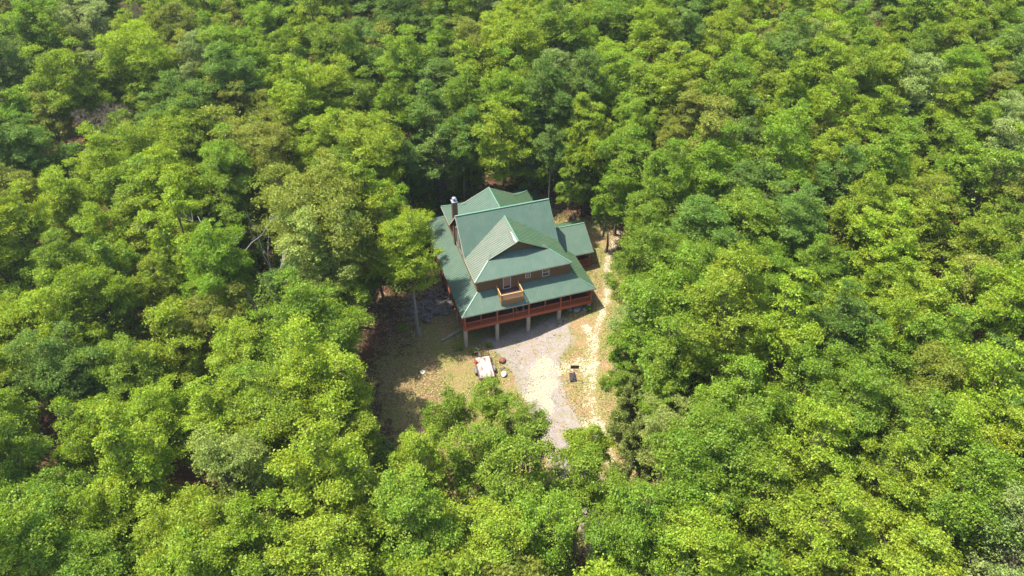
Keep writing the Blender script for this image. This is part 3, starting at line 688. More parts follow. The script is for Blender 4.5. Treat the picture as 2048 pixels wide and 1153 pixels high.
TREES = [(-7.3,27.2,15,6.05,'Y',36,28,3),(-5.2,5.3,14.3,4.1,'Y',40,44,3),(-14.2,9.5,17,5.24,'O',33,41,3),(-16.0,1.7,10,2.98,'A',33,56,1),(-16.0,5.3,15,3.34,'K',32,47,2),(-19.7,-5.6,13,4.15,'G',30,61,3),(-16.5,-6.1,8,2.22,'A',34,65,0),(-19.1,-14.1,13,3.75,'Y',32,70,3),(-17.0,-20.2,13,2.93,'Y',34,76,1),(-0.6,-16.1,6.5,2.81,'A',48,71,0),(-6.3,-18.8,9,3.39,'A',44,74,1),(1.0,-23.6,9,3.42,'A',51,76,1),(-4.7,-25.4,10,3.97,'A',47,80,3),(6.5,-27.9,10,2.46,'Y',57,78,0),(-10.7,-26.0,12,2.8,'Y',42,82,1),(-2.1,-31.5,12,3.06,'A',51,85,1),(3.5,-33.4,12,2.96,'A',57,85,1),(-1.7,-38.2,14,2.72,'A',54,94,1),(22.1,-9.2,12,4.29,'G',63,49,3),(18.7,-14.1,10,3.18,'P',62,57,1),(16.6,-16.3,9,2.66,'G',61,61,1),(15.7,-18.3,6,2.06,'G',61,66,0),(17.5,-23.3,12,3.45,'G',65,65,1),(21.2,-17.5,13,3.62,'G',66,56,1),(15.2,-21.2,5,2.15,'N',62,71,0),(13.8,-25.9,5,2.18,'N',62,77,0),(27.1,0.3,12,4.24,'G',63,39,3),(26.0,10.3,9,2.97,'G',60,35,1),(13.6,-31.6,12,3.08,'K',65,77,1),(16.2,-26.5,10,2.2,'G',65,71,0),(13.9,26.8,12,4.45,'Y',49,26,3),(18.7,25.7,7,2.77,'G',52,29,0),(10.9,33.0,5,2.56,'Y',46,30,0),(18.7,17.1,16,2.35,'D',54,26,0),(4.4,30.3,10,4.05,'D',43,29,3),(-0.3,30.4,8,3.25,'D',40,31,1),(15.8,-36.7,14.7,3.26,'G',70,80,2),(-23.7,-18.4,12.4,3.58,'Y',28,78,1),(-16.3,-29.4,11.7,3.19,'Y',37,90,1),(-40.3,-22.9,11.7,3.18,'Y',12,94,1),(34.3,-44.4,14.4,3.0,'Y',92,81,2),(-6.9,-36.4,13.5,2.9,'Y',48,94,1),(4.8,-40.7,14.5,2.85,'G',61,94,2),(18.5,-47.2,15.3,2.72,'Y',79,95,2),(-33.4,-27.5,13.7,2.96,'Y',18,95,1),(31.4,-50.4,15.6,2.65,'G',95,91,2),(-12.8,-35.2,14.2,2.88,'G',41,95,2),(15.7,-42.7,14.6,2.77,'Y',73,90,2),(-45.0,-19.4,12.9,3.03,'G',7,90,1),(11.2,-40.0,15.8,2.76,'G',67,87,2),(-20.5,-27.8,15.0,2.86,'Y',32,87,2),(-24.3,-13.8,14.7,3.26,'G',27,70,2),(28.4,-45.1,13.5,2.76,'Y',87,86,1),(-28.2,-24.0,15.1,2.88,'K',23,85,2),(-37.3,-20.2,14.5,2.94,'Y',14,85,2),(22.0,-40.5,15.8,2.66,'Y',78,80,2),(-48.5,7.0,11.7,3.52,'Y',7,60,1),(-27.2,-31.5,14.6,2.9,'Y',25,97,2),(-46.0,47.6,16.4,4.43,'B',9,22,3),(40.2,-36.0,11.3,2.95,'O',90,69,1),(-41.5,-10.9,13.6,3.0,'Y',11,76,1),(31.5,-40.9,15.4,2.64,'G',87,76,2),(-35.6,-11.3,12.7,3.02,'Y',17,74,1),(41.1,-40.7,12.6,2.74,'Y',94,73,1),(-29.1,-15.2,15.7,2.85,'Y',22,73,2),(35.8,-8.0,13.9,3.53,'G',72,41,1),(-9.2,11.2,17,3.9,'Y',36,38,3),(27.9,-38.4,14.9,2.62,'G',82,75,2),(20.9,-31.3,13.6,2.76,'G',72,70,1),(9.2,-44.4,14.3,2.85,'Y',67,98,2),(28.0,-32.5,13.7,2.73,'G',78,68,1),(-46.0,-2.3,13.4,3.03,'D',8,68,1),(34.7,-33.4,13.5,2.71,'G',84,66,1),(25.1,-51.2,14.2,2.75,'Y',88,99,2),(-55.0,42.9,12.8,3.97,'D',4,30,3),(40.1,-46.6,13.5,2.7,'Y',98,81,1),(-40.4,-2.1,13.5,3.01,'G',13,65,1),(26.4,-12.3,13.4,3.17,'G',68,48,1),(-21.9,30.9,14.6,3.88,'O',26,30,3),(-43.4,33.0,15.9,3.73,'Y',11,32,3),(-19.6,18.7,13.3,3.62,'O',28,39,1),(30.1,-7.2,14.1,3.29,'D',68,42,2),(-34.4,25.5,14.4,3.66,'Y',18,37,2),(38.9,3.7,13.3,3.63,'G',70,32,1),(31.0,4.2,15.8,3.54,'G',65,31,2),(-43.3,7.5,13.9,3.18,'Y',10,56,1),(26.8,-19.0,14.4,2.96,'Y',71,53,2),(21.6,-25.3,15.2,2.74,'Y',70,61,2),(40.0,-29.1,13.3,2.81,'Y',86,59,1),(-27.0,-5.7,13.2,2.97,'Y',24,63,1),(-34.4,37.0,14.1,3.93,'Y',18,29,3),(74.5,-8.9,15.4,3.48,'P',98,28,2),(43.1,-33.2,13.4,2.69,'G',91,62,1),(-2.2,29.0,11,3.6,'D',39,30,1),(-50.7,-12.8,13.7,3.01,'G',1,83,1),(-34.8,-0.2,13.0,3.01,'Y',18,61,1),(26.2,20.3,11,3.9,'Y',57,27,3),(28.9,13.4,12,3.74,'G',61,29,3),(39.3,7.7,15.6,3.58,'O',69,27,2),(46.4,-28.4,13.5,2.79,'Y',90,55,1),(34.0,-28.6,14.5,2.68,'D',81,60,2),(-45.9,-26.5,15.5,2.9,'G',3,99,2),(28.6,-27.6,15.8,2.63,'Y',77,60,2),(-10.1,12.4,8.1,3.53,'G',36,46,1),(48.5,-17.9,13.3,3.03,'Y',86,45,1),(-30.4,1.3,14.9,2.97,'O',21,56,2),(-21.4,-34.5,12.2,3.46,'Y',32,101,1),(-53.9,22.3,16.4,3.39,'Y',2,43,2),(48.5,-38.8,12.6,2.93,'D',99,67,1),(50.0,-33.8,15.8,2.55,'Y',98,57,2),(3.9,34.4,13.3,3.91,'D',42,23,3),(41.1,-10.1,14.8,3.04,'D',77,39,2),(-26.7,37.6,14.4,3.73,'O',23,27,3),(-6.6,15.2,14,3.4,'G',38,37,1),(-36.1,10.7,11.2,3.12,'Y',17,53,1),(-21.1,-1.2,16.1,2.83,'D',28,54,2),(-1.0,36.9,15.1,3.79,'G',38,21,3),(39.1,-21.8,12.1,2.74,'Y',81,53,1),(50.1,-29.1,15.5,2.57,'O',94,52,2),(-52.9,-0.3,13.6,3.04,'Y',1,68,1),(45.0,-24.1,14.5,2.64,'Y',87,50,2),(40.5,-2.3,13.6,3.11,'D',73,35,1),(-28.8,6.0,16.2,2.84,'G',22,50,2),(-47.4,14.6,15.2,2.91,'G',7,49,2),(36.2,29.3,12.5,3.76,'G',61,18,3),(-54.2,9.4,12.9,3.05,'Y',2,59,1),(-41.7,13.7,14.8,2.92,'G',12,48,2),(58.1,-22.5,14.7,2.67,'Y',95,44,2),(39.2,-18.7,15.3,2.63,'G',80,47,2),(-12.1,22.2,13.1,3.26,'G',33,35,1),(66.9,-13.9,12.7,2.94,'G',95,37,1),(-13.3,30.9,12.6,3.45,'Y',32,30,1),(-27.0,29.1,14.7,3.28,'G',23,32,2),(76.1,9.5,13.0,3.49,'P',89,19,1),(-33.1,14.0,15.1,2.92,'Y',18,45,2),(46.2,8.4,13.8,3.27,'D',73,26,1),(-10.8,45.6,15.4,3.71,'Y',32,18,3),(48.3,18.7,15.8,3.46,'G',71,17,2),(-25.5,52.1,15.8,3.74,'D',23,17,3),(72.0,-5.4,15.5,3.11,'G',94,27,2),(-51.0,57.4,15.5,3.66,'Y',7,18,2),(35.3,-14.5,11.4,2.77,'G',74,49,1),(14.0,44.7,12.8,3.86,'Y',46,15,3),(65.8,20.6,12.8,3.64,'Y',79,15,1),(68.1,15.9,15.2,3.5,'Y',83,15,2),(72.3,13.4,16.0,3.45,'Y',86,15,2),(31.5,-54.6,16.4,2.61,'P',99,98,2),(-30.3,60.6,14.5,3.83,'P',20,14,3),(-2.4,54.2,13.3,3.91,'D',36,14,3),(-39.3,27.8,14.7,3.1,'G',14,36,2),(54.5,-17.9,12.8,2.7,'Y',90,43,1),(3.8,48.5,15.9,3.74,'G',40,13,3),(-38.6,61.7,16.1,3.72,'Y',15,13,3),(21.5,43.5,14.0,3.71,'Y',50,12,3),(84.2,18.8,12.7,3.58,'G',89,12,1),(50.1,5.8,14.5,3.09,'G',76,26,2),(-38.6,22.7,13.0,2.98,'Y',15,42,1),(8.2,28.6,13.8,3.35,'D',45,25,1),(45.7,36.2,12.8,3.69,'Y',64,12,1),(92.1,16.1,12.9,3.54,'G',94,12,1),(58.7,28.8,13.6,3.6,'Y',73,12,1),(-25.6,60.8,16.2,3.72,'G',22,12,3),(55.6,-28.8,16.3,2.51,'G',98,48,2),(-27.5,23.9,11.8,3.06,'G',23,39,1),(23.5,25.5,9,3.0,'G',55,26,1),(49.3,-12.2,14.3,2.65,'Y',84,39,2),(-49.0,30.1,12.5,2.99,'Y',8,39,1),(50.6,-5.1,11.9,2.84,'D',80,36,1),(89.5,19.6,13.7,3.49,'Y',92,10,1),(56.5,-10.8,13.0,2.73,'Y',87,37,1),(-55.6,18.0,12.9,3.02,'G',1,51,1),(16.8,33.6,13.5,3.37,'G',49,20,1),(32.9,19.0,13.2,3.17,'G',62,24,1),(36.4,35.6,14.0,3.49,'Y',60,13,2),(55.3,-7.0,15.4,2.74,'G',85,32,2),(-7.0,54.6,16.4,3.6,'G',33,12,2),(45.1,26.2,15.0,3.33,'Y',67,15,2),(82.7,9.1,14.8,3.22,'G',93,16,2),(50.3,16.0,12.8,3.21,'O',72,21,1),(68.2,-9.0,13.6,2.81,'G',93,32,1),(-31.4,40.8,15.4,3.21,'G',19,25,2),(67.0,1.1,13.0,3.02,'G',88,27,1),(-42.3,79.3,12.6,3.92,'Y',13,9,3),(-21.8,58.6,14.3,3.62,'G',25,14,2),(-10.5,30.9,16.4,3.13,'Y',33,25,2),(-43.4,21.9,14.7,2.8,'Y',11,42,2),(30.2,47.5,14.1,3.68,'G',54,9,2),(57.3,36.5,13.0,3.62,'Y',70,9,1),(99.7,17.9,13.1,3.48,'G',97,9,1),(-56.8,33.5,14.5,3.17,'O',1,36,2),(89.3,25.8,13.6,3.48,'G',89,7,1),(40.7,27.0,14.0,3.22,'Y',64,17,1),(-37.2,46.2,13.9,3.16,'D',16,24,1),(-11.4,79.4,12.7,3.93,'D',29,5,3),(96.0,20.6,16.2,3.31,'Y',95,5,2),(60.7,-12.4,13.8,2.56,'O',91,36,1),(65.5,5.2,14.6,2.91,'Y',85,23,2),(62.4,-6.1,13.1,2.69,'Y',88,32,1),(84.2,-1.8,14.5,3.28,'G',99,22,2),(45.8,47.6,15.2,3.54,'G',62,4,2),(28.7,60.4,14.5,3.68,'Y',51,4,2),(84.7,33.8,13.7,3.47,'P',84,4,1),(45.1,-0.8,15.2,2.64,'G',76,31,2),(-38.7,59.8,12.1,3.35,'Y',15,18,1),(68.2,-16.7,15.3,2.56,'O',98,35,2),(53.9,-1.3,13.6,2.68,'Y',81,31,1),(-57.7,42.5,15.7,3.32,'D',1,28,2),(-40.0,37.6,14.3,2.88,'G',14,30,2),(94.0,8.8,14.8,3.44,'D',99,13,2),(-47.0,40.6,16.4,2.83,'B',8,27,2),(-61.7,100.2,13.1,3.84,'D',4,4,3),(7.1,69.4,15.0,3.67,'D',39,5,2),(-16.3,50.7,14.7,3.21,'Y',28,17,2),(-33.6,80.4,13.6,3.64,'O',18,7,1),(-49.7,84.8,13.1,3.63,'P',9,7,1),(85.0,4.0,12.7,2.91,'O',96,21,1),(-0.7,71.1,13.7,3.68,'D',35,7,1),(42.2,49.0,13.9,3.46,'G',60,6,1),(-36.9,85.9,14.4,3.71,'Y',16,4,3),(-52.9,92.4,13.9,3.74,'P',8,4,3),(-15.7,64.1,12.6,3.48,'G',28,12,1),(-32.5,48.3,15.5,3.06,'D',18,20,2),(21.9,29.2,16.0,2.98,'D',53,18,2),(62.0,23.7,16.1,3.08,'D',77,11,2),(-58.9,56.7,12.6,3.09,'G',2,22,1),(57.5,6.1,12.5,2.81,'O',80,26,1),(69.2,23.7,15.5,3.12,'K',80,10,2),(40.0,55.0,12.8,3.58,'Y',57,5,1),(77.7,26.9,15.0,3.22,'G',83,7,2),(-43.7,62.0,12.8,3.27,'Y',12,17,1),(-15.0,40.0,14.6,3.03,'Y',30,23,2),(10.0,32.0,16.4,2.99,'G',46,20,2),(37.3,15.0,11.8,2.87,'O',65,26,1),(65.7,-21.2,13.1,2.65,'G',99,42,1),(-61.8,69.6,14.4,3.79,'D',1,14,3),(19.8,29.1,12.1,3.0,'G',52,22,1),(39.2,-50.7,13.5,2.88,'P',101,89,1),(-53.7,-7.2,15.0,3.46,'G',-1,75,2),(3.2,65.6,12.2,3.51,'O',38,10,1),(-31.6,-33.6,14.6,3.32,'Y',20,101,2),(-29.4,91.9,12.9,3.92,'G',20,3,3),(107.5,26.2,13.7,3.39,'Y',98,3,1),(57.3,23.0,12.5,2.95,'Y',74,16,1),(-6.3,42.8,14.3,2.95,'G',35,19,2),(-53.4,52.6,13.1,2.85,'O',5,23,1),(-43.8,47.9,12.2,2.84,'G',12,25,1),(58.9,50.4,13.0,3.58,'D',67,2,1),(95.1,31.2,14.3,3.4,'Y',90,2,2),(-17.1,74.0,12.7,3.4,'G',27,8,1),(-6.2,79.4,15.3,3.76,'Y',32,2,3),(45.1,57.3,13.5,3.63,'Y',59,2,1),(17.0,72.9,13.7,3.78,'Y',44,2,3),(83.9,26.2,12.6,3.04,'Y',86,9,1),(21.3,51.8,15.0,3.15,'Y',49,8,2),(57.8,8.1,15.7,2.57,'Y',80,21,2),(-20.6,47.0,13.5,2.88,'O',26,21,1),(27.3,24.1,14.6,2.7,'Y',57,21,2),(41.7,19.0,13.9,2.69,'O',67,21,1),(51.7,10.2,16.4,2.55,'Y',76,21,2),(91.6,10.0,12.1,2.8,'Y',96,16,1),(44.9,-43.8,14.2,2.59,'D',101,74,2),(-65.6,87.5,12.5,3.92,'G',1,9,3),(77.3,4.8,14.7,2.6,'Y',92,20,2),(-17.4,79.1,16.0,3.34,'G',26,3,2),(-22.8,77.0,12.9,3.33,'O',24,7,1),(8.2,43.6,14.1,2.94,'D',43,17,2),(-47.3,63.3,14.5,2.95,'P',10,15,2),(28.5,29.6,15.4,2.76,'D',57,17,2),(-32.4,67.5,15.1,3.09,'O',18,11,2),(-58.1,81.2,15.8,3.16,'G',4,7,2),(-58.6,78.2,12.2,3.15,'G',4,12,1),(24.2,19.7,6,2.71,'G',56,33,0),(37.4,47.3,11.0,3.13,'G',57,10,1),(-55.3,57.2,15.7,2.76,'B',4,18,2),(52.0,29.2,13.5,2.84,'Y',69,13,1),(46.4,40.6,14.7,2.97,'Y',64,8,2),(-56.0,88.8,11.0,3.31,'Y',7,9,1),(-25.7,49.6,12.3,2.83,'O',23,21,1),(1.3,82.6,13.5,3.87,'D',35,2,3),(-48.6,95.5,15.3,3.79,'G',10,2,3),(64.4,45.2,14.7,3.46,'Y',71,2,2),(88.8,32.2,15.7,3.34,'D',87,2,2),(-24.6,87.7,12.8,3.31,'G',22,4,1),(18.7,68.8,11.1,3.18,'Y',45,6,1),(-28.2,73.4,14.4,2.98,'G',21,8,2),(26.5,35.9,16.1,2.62,'P',54,13,2),(-51.6,68.3,15.0,2.76,'O',7,13,2),(49.5,34.8,16.3,2.62,'D',67,8,2),(12.0,56.0,14.5,2.83,'G',43,10,2),(15.4,49.1,16.2,2.71,'O',46,10,2),(-9.5,69.2,12.9,2.94,'Y',31,9,1),(12.0,68.0,13.2,3.01,'D',42,6,1),(73.3,39.8,15.3,3.1,'O',77,2,2),(103.4,29.9,13.9,3.1,'O',94,2,1),(70.4,34.5,14.3,2.69,'Y',77,6,2),(-43.4,90.5,12.8,3.03,'B',13,5,1),(70.8,44.9,12.7,2.89,'Y',74,2,1),(-41.1,-28.7,11.4,3.25,'G',10,101,1),(62.3,37.8,13.6,2.66,'O',72,7,1),(25.0,64.6,14.4,2.87,'P',48,3,2)]
